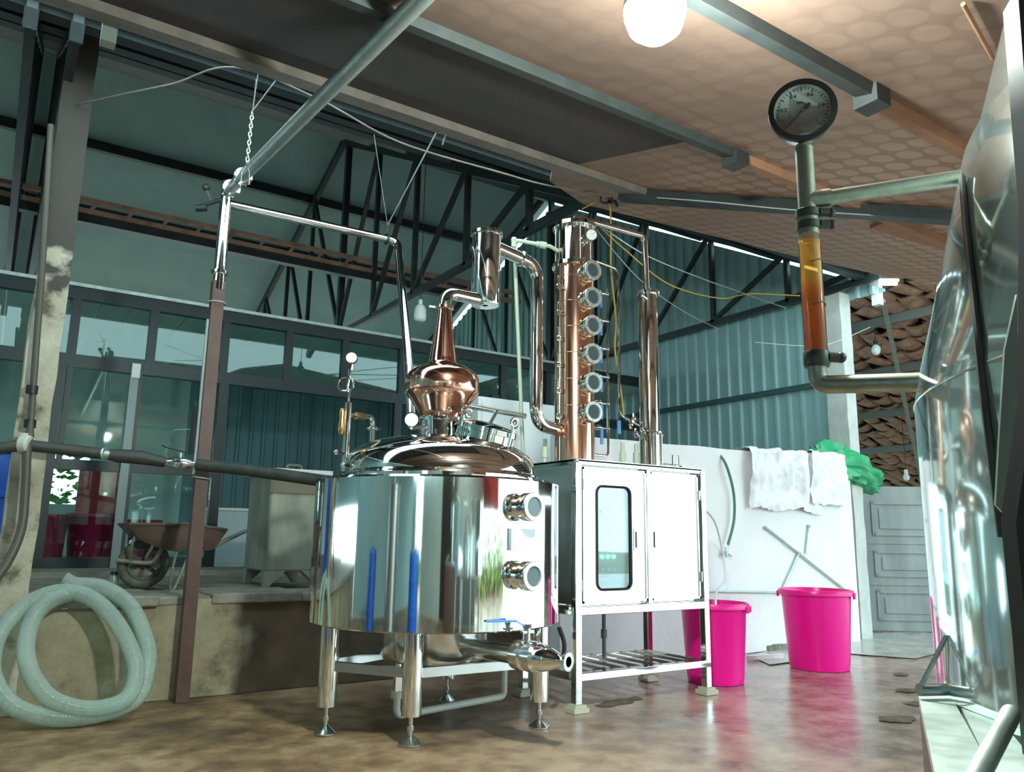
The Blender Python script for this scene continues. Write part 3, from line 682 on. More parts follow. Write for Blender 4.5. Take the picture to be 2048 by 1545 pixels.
# sight ports and plate
def sight(parent, base, d, r, L, name='sight_port', glass=GLASSY):
    d = d.normalized()
    s_ = obj(name, MB().lathe([(r * .86, -.02), (r * .86, L * .35), (r * .95, L * .4), (r, L * .42), (r, L * .62), (r * .93, L * .66), (r * .93, L * .8), (r, L * .82), (r, L - .004), (r * .97, L)], base, d, 36, False), STEEL, parent)
    obj('face_ring', MB().lathe([(r * .985, L - .003), (r * .96, L + .004), (r * .70, L + .004), (r * .66, L - .012)], base, d, 36, False), mat('satin_ring', (.88, .91, .90), .42, .8), s_)
    obj('pane', MB().lathe([(r * .66, 0), (r * .66, .006)], base + d * (L - .012), d, 30), glass, s_)
    b_ = MB(); x, y, _ = frame_of(d)
    for k in range(6):
        a = k * math.pi / 3 + .3; b_.cyl(base + d * (L - .004) + (x * math.cos(a) + y * math.sin(a)) * r * .83, base + d * (L + .004) + (x * math.cos(a) + y * math.sin(a)) * r * .83, .006, n=6)
    obj('bolt_ring', b_, STEEL2, s_)
    return s_
for v in (1012, 1156):
    d = kdir(37); z = kz(1042, v, KR + .05); sight(st, KC + d * KR + ZZ * z, d, .077, .11)
d = kdir(38.5); z = kz(1038, 1080, KR); x = V((-d.y, d.x, 0))
RP = Matrix((x, d, ZZ)).transposed()
obj('name_plate', MB().box(KC + d * (KR + .014) + ZZ * z, (.165, .006, .112), RP), PLATE, st, bevel=.002)
obj('plate_bracket', MB().box(KC + d * (KR + .004) + ZZ * z, (.20, .02, .118), RP), STEEL2, st)
# collar, onion head, neck
obj('collar', MB().lathe([(.142, 1.66), (.139, 1.80), (.158, 1.80), (.158, 1.814), (.138, 1.814)], KC, n=48, cap=False), STEEL, st)
onion = [(.135, 1.812), (.140, 1.838), (.152, 1.86), (.2, 1.935), (.226, 1.968), (.235, 1.99), (.235, 2.052), (.231, 2.08), (.216, 2.108), (.188, 2.132), (.15, 2.15), (.115, 2.162), (.092, 2.18), (.086, 2.21)]
obj('copper_onion', MB().lathe(onion, KC, n=96, cap=False), COPPER, st, ang=25)
obj('copper_neck', MB().lathe([(.088, 2.205), (.074, 2.30), (.061, 2.40), (.051, 2.48), (.045, 2.545)], KC, n=40, cap=False), COPPER, st)
obj('neck_clamp', MB().lathe([(.05, 2.535), (.06, 2.54), (.06, 2.556), (.05, 2.56)], KC, n=28).beam(KC + TOR * -.055 + ZZ * 2.55, KC + TOR * -.10 + ZZ * 2.553, .012), STEEL, st)
obj('band_stay', MB().box(KC + kdir(-2) * .141 + ZZ * 1.818, (.02, .02, .05)), STEEL, st)
# manway on the dome
mdir = (kdir(62) * .26 + ZZ).normalized(); mbase = KC + kdir(58) * .30 + ZZ * 1.60
mw = obj('manway', MB().lathe([(.185, -.06), (.185, .115), (.202, .118), (.202, .132), (.18, .135)], mbase, mdir, 56, False), STEEL, st)
obj('manway_lid', MB().lathe([(.20, .134), (.20, .146), (.15, .168), (.06, .18), (.005, .182)], mbase, mdir, 56, False), STEEL, mw)
x, y, _ = frame_of(mdir)
for a in (10, 100, 190, 280):
    e = x * math.cos(math.radians(a)) + y * math.sin(math.radians(a)); q = mbase + e * .215
    obj('swing_bolt', MB().cyl(q + mdir * .02, q + mdir * .19, .008, n=8).torus(q + mdir * .215, e, .024, .007, 16, 6).box(q + mdir * .02, (.03, .03, .05)).cyl(q + mdir * .145, q + mdir * .165, .018, n=10), STEEL, mw)
l0 = mbase + mdir * .26 + TOR * -.10; l1 = P(1052, 833, Y=4.6)
l0 = P(935, 812, Y=4.75); 
obj('lid_lift_bar', MB().cyl(l0, l1, .019, n=14), STEEL2, mw)
obj('bar_post', MB().cyl(mbase + mdir * .15, (l0 + l1) / 2, .012, n=10), STEEL2, mw)
# dial thermometer on the dome front
def dial_gauge(parent, c, n, r, name='dial_gauge', depth=.03):
    n = n.normalized(); g_ = obj(name, MB().lathe([(r * .75, -depth), (r * .98, -depth * .8), (r, -.006), (r * 1.03, -.004), (r * 1.03, .004), (r * .92, .004), (r * .9, .001)], c, n, 28), STEEL, parent)
    obj('dial_face', MB().lathe([(r * .9, .0), (r * .9, .003)], c, n, 28), DIAL, g_)
    x, y, _ = frame_of(n)
    obj('needle', MB().beam(c + n * .004 - x * r * .1, c + n * .004 + (x * .6 + y * .4) * r, r * .06, .001), BLACK, g_)
    return g_
tb = KC + kdir(-14) * .33 + ZZ * 1.67
tg = P(823, 838, d=1); tg = P(823, 840, Y=tb.y - .06)
obj('thermometer_stem', MB().tube([tb, tb + ZZ * .05, tg + ZZ * -.045, tg + ZZ * -.03 + V((0, .03, 0))], .012, 8), STEEL2, st)
dial_gauge(st, tg, TOC + ZZ * -.1 + TOR * .1, .042, 'thermometer')
sv = P(898, 822, Y=KC.y - .15); obj('small_valve_cap', MB().sphere(sv, .02, 10).cyl(sv, sv + V((0, 0.06, -.02)), .012), STEEL, st)
# bottom outlet
ko = lambda l, t, z: KC + TOR * l + TOC * t + ZZ * z
o0 = ko(.16, .22, .468); o1 = ko(.43, .63, kz(1020, 1310, .63)); o2 = ko(.545, .735, kz(1070, 1318, .735))
ob = obj('outlet_pipe', MB().cyl(o0, o1, .052, n=28), STEEL2, st)
dv = (o2 - o1).normalized()
vb = obj('ball_valve', MB().lathe([(.06, -.01), (.073, .0), (.078, .03), (.078, .06), (.066, .07), (.066, .085), (.078, .09), (.080, .135), (.07, .15)], o1, dv, 32), STEEL2, st)
obj('reducer', MB().lathe([(.068, .145), (.066, .19), (.052, .235), (.034, .275), (.030, .30), (.030, .315), (.046, .32), (.046, .335), (.026, .335), (.022, .26)], o1, dv, 32, False), STEEL, vb)
vt = o1 + dv * .075 + ZZ * .07
obj('stem', MB().cyl(vt, vt + ZZ * .075, .018, n=12).box(vt + ZZ * .05, (.07, .03, .012)).cyl(vt + ZZ * .07, vt + ZZ * .09, .024, n=6), STEEL2, vb)
hd = -(TOR * .9 - TOC * .1).normalized()
obj('lever_handle', MB().beam(vt + ZZ * .07, vt + ZZ * .105 + hd * .06, .024, .006).beam(vt + ZZ * .105 + hd * .06, vt + ZZ * .105 + hd * .22, .026, .010), BLUEH, vb)
# lagged drain line under the kettle
PVCW = mat('white_drain_pipe', (.62, .64, .58), .4)
dr = [P(797, 1330, Y=4.35), P(795, 1405, Y=4.35), P(1008, 1392, Y=4.45), P(1010, 1330, Y=4.45)]
obj('drain_valve', MB().cyl(V((dr[0].x, dr[0].y, .37)), V((dr[0].x, dr[0].y, .22)), .02).box(V((dr[0].x - .01, dr[0].y - .03, .25)), (.05, .03, .09)), STEEL2, st)
x_, y_ = dr[0].x, dr[0].y
obj('drain_pipe', MB().tube(bend([(x_, y_, .23), (x_, y_, .06), (dr[2].x, dr[2].y, .075), (dr[2].x, dr[2].y, .40)], .04), .021, 12).cyl((x_, y_, .16), (x_, y_, .21), .04), PVCW, st)
obj('cable_conduit', MB().tube(spline([P(1118, 1255, Y=4.1), P(1128, 1285, Y=4.08), P(1127, 1310, Y=4.05), P(1118, 1325, Y=4.0)], 6), .014, 8), BLACK, st)
# riser with steam gauge on the left of the dome
rY = KC.y + .05
rb = KC + kdir(-72) * .585; rb.z = 1.50
r0 = P(686, 950, Y=rb.y); r1 = P(697, 806, Y=rb.y)
rs = obj('steam_riser', MB().tube([V((r1.x, r1.y, r0.z)), r1], .021, 14).cyl(V((r1.x, r1.y, r0.z + .02)), KC + kdir(-72) * .5 + ZZ * (r0.z + .03), .018), STEEL, st)
c = P(690, 768, Y=rb.y); gp = P(703, 716, Y=rb.y); sc = 4.75 / FPX
lp = [V((r1.x, r1.y, r1.z))]
for k in range(25):
    a = math.radians(-40 - 400 * k / 24); lp.append(c + Rl * (15 * sc * math.cos(a)) + ZZ * (15 * sc * math.sin(a)) + Fh * (.0012 * k))
lp = [r1, r1 + ZZ * .03] + lp[1:] + [gp + ZZ * -.09 + Rl * -.004, gp + ZZ * -.03]
obj('siphon_loop', MB().tube(lp, .0075, 8), STEEL, rs)
obj('gauge_nut', MB().cyl(gp + ZZ * -.075 + Rl * -.004, gp + ZZ * -.04, .014, n=6), STEEL, rs)
dial_gauge(st, gp, TOC + ZZ * .05, .036, 'steam_gauge')
sv0 = P(683, 850, Y=rb.y)
obj('safety_valve', MB().lathe([(.012, -.06), (.018, -.05), (.022, 0), (.016, .03), (.02, .07), (.012, .1)], sv0, (0, 0, 1), 14), BRASS, rs)
e0 = P(697, 831, Y=rb.y); e1 = P(746, 834, Y=rb.y + .1); e2 = P(747, 862, Y=rb.y + .1)
obj('branch_pipe', MB().tube(bend([e0, e1, V((e1.x, e1.y, 1.55))], .05), .015, 12), STEEL, rs)
obj('brass_union', MB().cyl(e0 + (e1 - e0) * .3, e0 + (e1 - e0) * .62, .022, n=8), BRASS, rs)
obj('clamp', MB().lathe([(.03, 0), (.034, .006), (.034, .018), (.03, .024)], V((e1.x, e1.y, e2.z)), n=18).beam(V((e1.x, e1.y, e2.z + .012)) - Rl * .05, V((e1.x, e1.y, e2.z + .012)) + Rl * .05, .01), STEEL, rs)
for k, (u, v) in enumerate([(672, 905), (705, 918), (686, 930), (712, 940)]):
    q = P(u, v, Y=rb.y - .1); obj('small_fitting', MB().sphere(q, .016, 8).cyl(q, q + Rl * .05 + ZZ * -.01, .008, n=8), STEEL, rs)

# ================================================================== VAPOUR PIPE (elbow, canister, drop pipe)
cc = P(972, 540, Y=4.42); CB, CT = P(972, 612, Y=4.42).z, P(972, 470, Y=4.42).z
vp = thing('vapour_pipe', 'steel vapour pipe with an upright canister from onion to column', 'pipe', (cc.x, cc.y, CB))
zE = 2.625
obj('swan_elbow', MB().tube(bend([KC + ZZ * 2.47, KC + ZZ * (zE + .03), V((cc.x - .05, cc.y - .02, zE + .05))], .12, 14), .042, 24), STEEL, vp)
can = obj('canister', MB().lathe([(.02, CB), (.095, CB), (.10, CB + .012), (.10, CT - .01), (.113, CT - .008), (.113, CT + .012), (.09, CT + .014), (.01, CT + .014)], V((cc.x, cc.y, 0)), n=64, cap=False), STEEL, vp)
mb = MB()
for k in range(12):
    a = k * math.pi / 6; mb.cyl(V((cc.x + .107 * math.cos(a), cc.y + .107 * math.sin(a), CT - .018)), V((cc.x + .107 * math.cos(a), cc.y + .107 * math.sin(a), CT + .022)), .005, n=6)
obj('lid_bolts', mb, STEEL2, can)
vx = P(1073, 700, Y=4.45); zt = P(1035, 522, Y=4.45).z; COLC = V(((P(1106, 640, Y=4.55).x + P(1190, 640, Y=4.55).x) / 2 - .0, 4.55, 0)); zj = P(1130, 857, Y=4.5).z
path = bend([V((cc.x + .06, cc.y, zt + .05)), V((vx.x, vx.y, zt)), V((vx.x, vx.y, zj)), V((COLC.x - .1, COLC.y, zj - .02))], .14, 14)
obj('drop_pipe', MB().tube(path, .047, 26), STEEL, vp)
q = V((cc.x + .06, cc.y, zt + .05)).lerp(V((vx.x, vx.y, zt)), .62); dq = (V((vx.x, vx.y, zt)) - V((cc.x + .06, cc.y, zt + .05))).normalized()
obj('clamp', MB().lathe([(.05, -.014), (.058, -.008), (.058, .008), (.05, .014)], q, dq, 26), STEEL, vp)
obj('joint_collar', MB().lathe([(.05, -.03), (.056, -.02), (.056, .03), (.05, .04)], V((COLC.x - .16, COLC.y - .012, zj - .012)), V((1, .1, -.02)), 26), COPPER2, vp)

# ================================================================== CONTROL CABINET
X0, X1, Y0, Y1 = 3.27, 4.46, 4.14, 4.74; CZB, CZT = .62, 1.59
cb = thing('control_cabinet', 'polished steel control cabinet on legs with two doors', 'cabinet', ((X0 + X1) / 2, (Y0 + Y1) / 2, 0))
obj('body', MB().box2((X0 + .015, Y0 + .03, CZB + .03), (X1 - .015, Y1, CZT - .02)), STEEL2, cb)
for a, b in [((X0, Y0), (X1, Y0)), ((X0, Y1), (X1, Y1)), ((X0, Y0), (X0, Y1)), ((X1, Y0), (X1, Y1))]:
    for z, w in [(CZB, .055), (CZT, .04), (.21, .05)]:
        if z > 1 and b != (X1, Y0) : pass
        obj('frame_rail', MB().beam((*a, z), (*b, z), w, w), STEEL, cb, bevel=.004)
for x, y in [(X0, Y0), (X1, Y0), (X0, Y1), (X1, Y1)]:
    lg = obj('leg', MB().box2((x - .026, y - .026, .045), (x + .026, y + .026, CZT)), STEEL, cb, bevel=.004)
    obj('foot_plate', MB().box2((x - .06, y - .055, 0), (x + .06, y + .055, .03)).box2((x - .045, y - .045, .028), (x + .045, y + .045, .046)), mat('pale_wood_shim', (.50, .49, .40), .7), lg)
mb = MB()
for k in range(7):
    x = X0 + .15 + k * .15; mb.beam((x, Y0, .225), (x, Y1, .225), .03, .02)
obj('lower_shelf_slats', mb, STEEL2, cb)
obj('top_rim', MB().box2((X0 - .02, Y0 - .02, CZT + .005), (X1 + .02, Y1 + .02, CZT + .02)), STEEL, cb)
PANEL = mat('bright_cabinet_door', (.86, .88, .88), .24, .75)
def cx_(u): return P(u, 1080, Y=Y0).x
xm = (P(1293, 1080, Y=Y0).x + P(1299, 1080, Y=Y0).x) / 2
wx0_, wx1_ = P(1193, 1080, Y=Y0).x, P(1260, 1080, Y=Y0).x; wz0_, wz1_ = P(1228, 1179, Y=Y0).z, P(1228, 975, Y=Y0).z
yd = Y0 - .005
dl_ = obj('door', MB().box2((X0 + .045, yd, CZB + .045), (wx0_, yd + .02, CZT - .03)).box2((wx1_, yd, CZB + .045), (xm - .02, yd + .02, CZT - .03)).box2((wx0_, yd, CZB + .045), (wx1_, yd + .02, wz0_)).box2((wx0_, yd, wz1_), (wx1_, yd + .02, CZT - .03)), PANEL, cb, ang=20)
dr_ = obj('door', MB().box2((xm + .02, yd, CZB + .045), (X1 - .045, yd + .02, CZT - .03)), PANEL, cb)
obj('centre_post', MB().box2((xm - .02, yd - .012, CZB + .03), (xm + .02, yd + .02, CZT - .02)), STEEL, cb, bevel=.003)
for dd, xa_, xb_ in ((dl_, X0 + .045, xm - .022), (dr_, xm + .022, X1 - .045)):
    obj('door_edge', MB().box2((xa_, yd - .008, CZB + .045), (xb_, yd, CZB + .06)).box2((xa_, yd - .008, CZT - .045), (xb_, yd, CZT - .03)).box2((xa_, yd - .008, CZB + .045), (xa_ + .012, yd, CZT - .03)).box2((xb_ - .012, yd - .008, CZB + .045), (xb_, yd, CZT - .03)), STEEL, dd)
for dd, u in ((dl_, 1270.5), (dr_, 1307)):
    q = P(u, 1080, Y=yd); obj('recessed_handle', MB().box(q + V((0, -.002, 0)), (.032, .008, .15)), STEEL2, dd)
    obj('handle_slot', MB().box(q + V((.002, -.007, 0)), (.010, .006, .11)), mat('dark_slot', (.05, .055, .055), .5), dd)
for dd, x, z in ((dl_, X0 + .04, CZT - .15), (dl_, X0 + .04, CZB + .16), (dr_, X1 - .04, CZT - .18), (dr_, X1 - .04, CZB + .2)):
    obj('hinge', MB().cyl((x, yd - .012, z - .035), (x, yd - .012, z + .035), .009, n=10), STEEL2, dd)
# rounded window gasket + pane
def rrect(x0, x1, z0, z1, r, n=6):
    out = []
    for cx0, cz0, a0 in [(x1 - r, z1 - r, 0), (x0 + r, z1 - r, 90), (x0 + r, z0 + r, 180), (x1 - r, z0 + r, 270)]:
        for k in range(n + 1):
            a = math.radians(a0 + 90 * k / n); out.append((cx0 + r * math.cos(a), cz0 + r * math.sin(a)))
    return out
rr_ = rrect(wx0_ - .002, wx1_ + .002, wz0_ - .002, wz1_ + .002, .05)
pth = [V((x, yd - .004, z)) for x, z in rr_]; pth.append(pth[0])
obj('window_gasket', MB().tube(pth, .008, 8, False), BLACK, dl_)
obj('window_pane', MB().prism([(x, yd + .004, z) for x, z in rr_], (0, .004, 0)), CABGLASS, dl_)
fillc = MB()
for (sx, sz) in ((0, 0), (1, 0), (0, 1), (1, 1)):
    xx = wx1_ if sx else wx0_; zz = wz1_ if sz else wz0_; ix = -1 if sx else 1; iz = -1 if sz else 1
    pl = [V((xx, yd, zz))] + [V((xx + ix * (.05 - .05 * math.sin(a)), yd, zz + iz * (.05 - .05 * math.cos(a)))) for a in [math.pi / 2 * k / 6 for k in range(7)]]
    fillc.prism(pl, (0, .02, 0))
obj('window_corner', fillc, PANEL, dl_)
INS = mat('pale_panel_inside', (.36, .44, .48), .4)
obj('switch_panel', MB().box2((wx0_ - .02, yd + .024, wz0_ - .02), (wx1_ + .02, yd + .030, wz1_ + .02)), INS, cb)
for u in (1204.5, 1216, 1228):
    q = P(u, 1114, Y=yd + .02); l_ = obj('indicator_light', MB().lathe([(.014, 0), (.014, .010), (.009, .015), (.001, .016)], q + V((0, .006, 0)), (0, -1, 0), 16), GREENL, cb)
    obj('switch_knob', MB().lathe([(.013, 0), (.013, .01), (.009, .016), (.001, .016)], P(u, 1140, Y=yd + .02) + V((0, .006, 0)), (0, -1, 0), 14), STEEL2, cb)
    obj('switch_label', MB().box(P(u, 1105, Y=yd + .02) + V((0, .003, 0)), (.02, .003, .008)), WHITEP, cb)
obj('controller_unit', MB().box(P(1211, 1063, Y=yd + .02) + V((0, .003, 0)), (.042, .008, .05)), mat('grey_controller', (.30, .33, .35), .4), cb)
obj('controller_screen', MB().box(P(1211, 1061, Y=yd + .015) + V((0, .001, 0)), (.032, .004, .032)), WHITEP, cb)
obj('gland_nut', MB().cyl(P(1200, 1023, Y=yd + .02), P(1200, 1023, Y=yd) + V((0, .006, 0)), .016, n=8), WHITEP, cb)
obj('lead_cable', MB().tube(spline([P(1200, 1022, Y=yd + .012), P(1222, 1010, Y=yd + .012), P(1232, 992, Y=yd + .012), P(1232, 976, Y=yd + .012)], 6), .005, 6), BLACK, cb)
q = P(1190, 1235, Y=4.6)
obj('conduit_drop', MB().tube([V((q.x, 4.5, CZB)), V((q.x, 4.5, .24))], .014, 10).cyl(V((q.x, 4.5, .38)), V((q.x, 4.5, .44)), .022), mat('grey_conduit', (.12, .14, .14), .5), cb)

# ================================================================== DISTILLATION COLUMN
dc = thing('distillation_column', 'tall copper distillation column with six round sight glasses', 'column', (COLC.x, COLC.y, CZT + .02))
RC = .150; ZF2 = P(1148, 517, Y=4.4).z; ZTOPC = P(1140, 437, Y=4.42).z
obj('copper_tube', MB().lathe([(RC, CZT + .02), (RC, ZF2 - .015)], COLC, n=72, cap=False), COPPER2, dc)
mb = MB()
for k in range(1, 7): mb.torus(COLC + ZZ * (CZT + .25 + k * .2), (0, 0, 1), RC, .0022, 72, 6)
obj('weld_seams', mb, COPPER, dc)
obj('head_tube', MB().lathe([(.133, ZF2), (.133, ZTOPC)], COLC, n=64, cap=False), mat('rose_steel', (.78, .70, .66), .07, 1), dc)
for z, nm in ((ZF2, 'flange'), (ZTOPC, 'top_flange')):
    f_ = obj(nm, MB().lathe([(.10, z - .016), (.172, z - .016), (.172, z), (.172, z + .012), (.02, z + .012)], COLC, n=64, cap=False), STEEL, dc)
    mb = MB()
    for k in range(14):
        a = k * 2 * math.pi / 14; e = V((math.cos(a), math.sin(a), 0)) * .158; mb.cyl(COLC + e + ZZ * (z - .034), COLC + e + ZZ * (z + .024), .007, n=6)
    obj('flange_bolts', mb, STEEL2, f_)
mb = MB()
for a in (70, 160, 250, 340):
    e = V((math.cos(math.radians(a)), math.sin(math.radians(a)), 0)) * .15; mb.cyl(COLC + e + ZZ * (ZF2 + .01), COLC + e + ZZ * ZTOPC, .005, n=8)
obj('tie_rods', mb, STEEL2, dc)
tcc = -V((COLC.x, COLC.y, 0)).normalized(); tcr = V((-tcc.y, tcc.x, 0))
if tcr.dot(Rl) < 0: tcr = -tcr
def cdir(deg): a = math.radians(deg); return tcc * math.cos(a) + tcr * math.sin(a)
dcol = V((COLC.x, COLC.y, 0)).length
def cz(v, u, r): q = ray(u, v); return CAMH + q.z / math.hypot(q.x, q.y) * (dcol - r)
sg = [(1180, 540), (1183, 594), (1186, 650), (1189, 707), (1191, 765), (1194, 824)]
for u, v in sg:
    d = cdir(35); z = cz(v, u, .2); sight(dc, COLC + d * (RC - .02) + ZZ * z, d, .077, .115, 'sight_glass')
# sampling valves + manifold at the right
mfx = P(1222, 740, Y=4.5)
mu = [600, 655, 711, 768, 822, 872]
mf0 = P(1213, 588, Y=4.55); mf1 = P(1226, 905, Y=4.55)
mfx = V((mf0.x + .005, 4.55, 0)); zb_ = P(1222, 912, Y=4.5).z
obj('sample_manifold', MB().tube(bend([V((mfx.x, mfx.y, mf0.z)), V((mfx.x, mfx.y, max(zb_, CZT + .06))), V((COLC.x + .12, COLC.y - .03, max(zb_, CZT + .06)))], .05), .010, 10), STEEL, dc)
for v in mu:
    z = P(1205, v - 18, Y=4.5).z
    a = COLC + V((RC - .01, 0, z)); b = V((mfx.x, mfx.y, z))
    va = obj('sample_valve', MB().cyl(a, b, .008, n=8).lathe([(.014, 0), (.02, .01), (.02, .045), (.014, .055)], a.lerp(b, .35), (1, 0, 0), 12).sphere(b, .016, 8).cyl(b, b + ZZ * .05, .007, n=8), STEEL, dc)
    q = a.lerp(b, .55) + V((0, -.025, -.01))
    obj('lever_handle', MB().box(q + ZZ * -.06, (.024, .010, .12)), BLUEH, va)
# thermowell fittings at the left
for v in (567, 620, 672, 725, 778, 830):
    z = P(1094, v, Y=4.5).z; d = V((-1, -.25, 0)).normalized(); a = COLC + d * (RC - .01) + ZZ * z
    tw = obj('thermowell', MB().cyl(a, a + d * .07, .010, n=8).cyl(a + d * .02, a + d * .03, .02, n=12), STEEL, dc)
    obj('wing_nut', MB().torus(a + d * .05 + ZZ * .0, V((0, 1, .2)), .018, .006, 14, 6).cyl(a + d * .055, a + d * .055 + ZZ * .07, .005, n=6).sphere(a + d * .055 + ZZ * .075, .009, 6), STEEL, tw)
obj('cable_string', MB().tube([COLC + V((-RC - .012, -.03, CZT + .03)), COLC + V((-RC - .012, -.03, ZF2 - .02))], .004, 6), STEEL2, dc)
gq = P(1183, 470, Y=4.35)
dial_gauge(dc, gq, tcc + ZZ * -.15 + tcr * .2, .044, 'top_gauge')
obj('gauge_elbow', MB().tube([gq + tcc * -.03, gq + tcc * -.07 + ZZ * -.02, COLC + cdir(10) * .13 + ZZ * (gq.z - .03)], .012, 8).sphere(gq + tcc * -.06 + tcr * -.05 + ZZ * -.035, .018, 8).torus(gq + tcc * -.03 + tcr * -.07 + ZZ * -.05, tcc, .018, .005, 12, 6), STEEL, dc)
# ================================================================== CONDENSER
CO = V((P(1293, 700, Y=4.5).x + .02, 4.5, 0)); zc1 = P(1290, 578, Y=4.42).z; zc0 = P(1305, 866, Y=4.42).z
cn_ = thing('condenser', 'slim polished steel condenser tube beside the copper column', 'condenser', (CO.x, CO.y, CZT + .02))
obj('lower_tube', MB().lathe([(.085, CZT + .02), (.085, zc0)], CO, n=40, cap=False), mat('rose_polished_steel', (.80, .74, .71), .07, 1), cn_)
obj('upper_tube', MB().lathe([(.079, zc0), (.079, zc1)], CO, n=40, cap=False), STEEL, cn_)
obj('lower_flange', MB().lathe([(.06, zc0 - .012), (.108, zc0 - .012), (.108, zc0 + .012), (.06, zc0 + .012)], CO, n=40), STEEL, cn_)
obj('cap', MB().lathe([(.07, zc1 - .015), (.1, zc1 - .015), (.1, zc1 + .004), (.08, zc1 + .012), (.004, zc1 + .03)], CO, n=40, cap=False), STEEL, cn_)
mb = MB()
for z, r in ((zc0, .1), (zc1 - .005, .092)):
    for k in range(8):
        a = k * math.pi / 4 + .2; mb.cyl(CO + V((math.cos(a) * r, math.sin(a) * r, z - .022)), CO + V((math.cos(a) * r, math.sin(a) * r, z + .022)), .005, n=6)
obj('flange_bolts', mb, STEEL2, cn_)
q0 = P(1252, 925, Y=4.35); 
for k, (u, v0, v1) in enumerate([(1318, 925, 870), (1312, 925, 870)]):
    pass
obj('twin_tubes', MB().cyl(CO + V((-.05, -.11, CZT + .02)), CO + V((-.05, -.11, zc0)), .012).cyl(CO + V((.0, -.12, CZT + .02)), CO + V((.0, -.12, zc0)), .012), STEEL, cn_)
# vapour crossover from column top to condenser
zt_ = P(1150, 428, Y=4.5).z; q1 = P(1283, 478, Y=4.5)
obj('crossover_pipe', MB().tube(bend([COLC + ZZ * ZTOPC, COLC + ZZ * (zt_ + .0), V((CO.x - .02, CO.y, q1.z + .03)), V((CO.x - .005, CO.y, zc1))], .06, 10), .024, 18), mat('rose_pipe', (.80, .72, .68), .08, 1), cn_)
# bypass: from column flange to the right, down to cabinet
b0 = P(1192, 523, Y=4.42); b1 = P(1236, 540, Y=4.42); b2 = P(1250, 830, Y=4.42); b3 = P(1268, 850, Y=4.42)
obj('reflux_pipe', MB().tube(bend([b0, b1, V((b1.x, b1.y, b2.z)), V((CO.x - .11, CO.y - .03, b3.z)), V((CO.x - .11, CO.y - .03, b3.z - .1))], .05), .010, 10), STEEL, cn_)
c0 = P(1270, 590, Y=4.42); 
obj('vent_pipe', MB().tube(bend([V((CO.x - .05, CO.y - .05, c0.z)), V((CO.x - .13, CO.y - .05, c0.z + .03)), V((CO.x - .13, CO.y - .05, b3.z - .03)), V((CO.x - .08, CO.y - .05, b3.z - .03))], .03), .011, 10), STEEL, cn_)
for u, v in ((1262, 850), (1272, 868), (1268, 838)):
    q = P(u, v, Y=4.40); obj('pipe_valve', MB().sphere(q, .018, 8).cyl(q - ZZ * .03, q + ZZ * .04, .012, n=8), STEEL, cn_)
for u in (1245, 1272):
    q = P(u, 880, Y=4.5); obj('plastic_riser', MB().cyl(V((q.x, q.y, CZT + .02)), V((q.x, q.y, CZT + .22)), .016, n=12).cyl(V((q.x, q.y, CZT + .06)), V((q.x, q.y, CZT + .15)), .026, n=12), PVC, cn_)
q = P(1238, 855, Y=4.45); obj('lever_handle', MB().box(q, (.03, .012, .10)), BLUEH, cn_)
q = P(1345, 905, Y=4.5)
obj('level_ladder', MB().tube([V((q.x, q.y, CZT + .02)), V((q.x, q.y, CZT + .16))], .007, 8).tube([V((q.x + .06, q.y, CZT + .02)), V((q.x + .06, q.y, CZT + .16))], .007, 8).tube([V((q.x - .1, q.y, CZT + .08)), V((q.x + .06, q.y, CZT + .08))], .006, 8), STEEL, cn_)
q = P(1360, 934, Y=4.4); obj('vent_cock', MB().sphere(V((q.x, q.y, CZT + .05)), .022, 8).cyl(V((q.x, q.y, CZT + .02)), V((q.x, q.y, CZT + .07)), .01).beam(V((q.x - .05, q.y, CZT + .06)), V((q.x + .05, q.y, CZT + .06)), .012), STEEL, cn_)

# ================================================================== pale plastic water pipe behind the still
w0 = P(1100, 493, Y=4.6); w1 = P(1028, 480, Y=4.75)
wp = thing('water_pipe', 'pale green plastic water pipe rising behind the vapour pipe', 'pipe', (w1.x, w1.y, 0))
wp_bot = P(1046, 905, Y=4.85)
obj('pipe_run', MB().tube(bend([COLC + V((-.12, .05, w0.z - .02)), w0, w1, wp_bot, V((wp_bot.x, wp_bot.y, CZT - .3))], .035), .015, 12), PVC, wp)
obj('union_nut', MB().cyl(w0 + (w1 - w0) * .1, w0 + (w1 - w0) * .28, .028, n=8).cyl(w0 + (w1 - w0) * .3, w0 + (w1 - w0) * .38, .022), PVC, wp)
obj('elbow', MB().sphere(w1, .024, 10).cyl(w1, w1 - ZZ * .06, .021), PVC, wp)
q = P(1090, 880, Y=4.7); obj('riser_union', MB().cyl(V((q.x, q.y, CZT - .05)), V((q.x, q.y, CZT + .22)), .015).cyl(V((q.x, q.y, CZT + .08)), V((q.x, q.y, CZT + .16)), .026), PVC, wp)

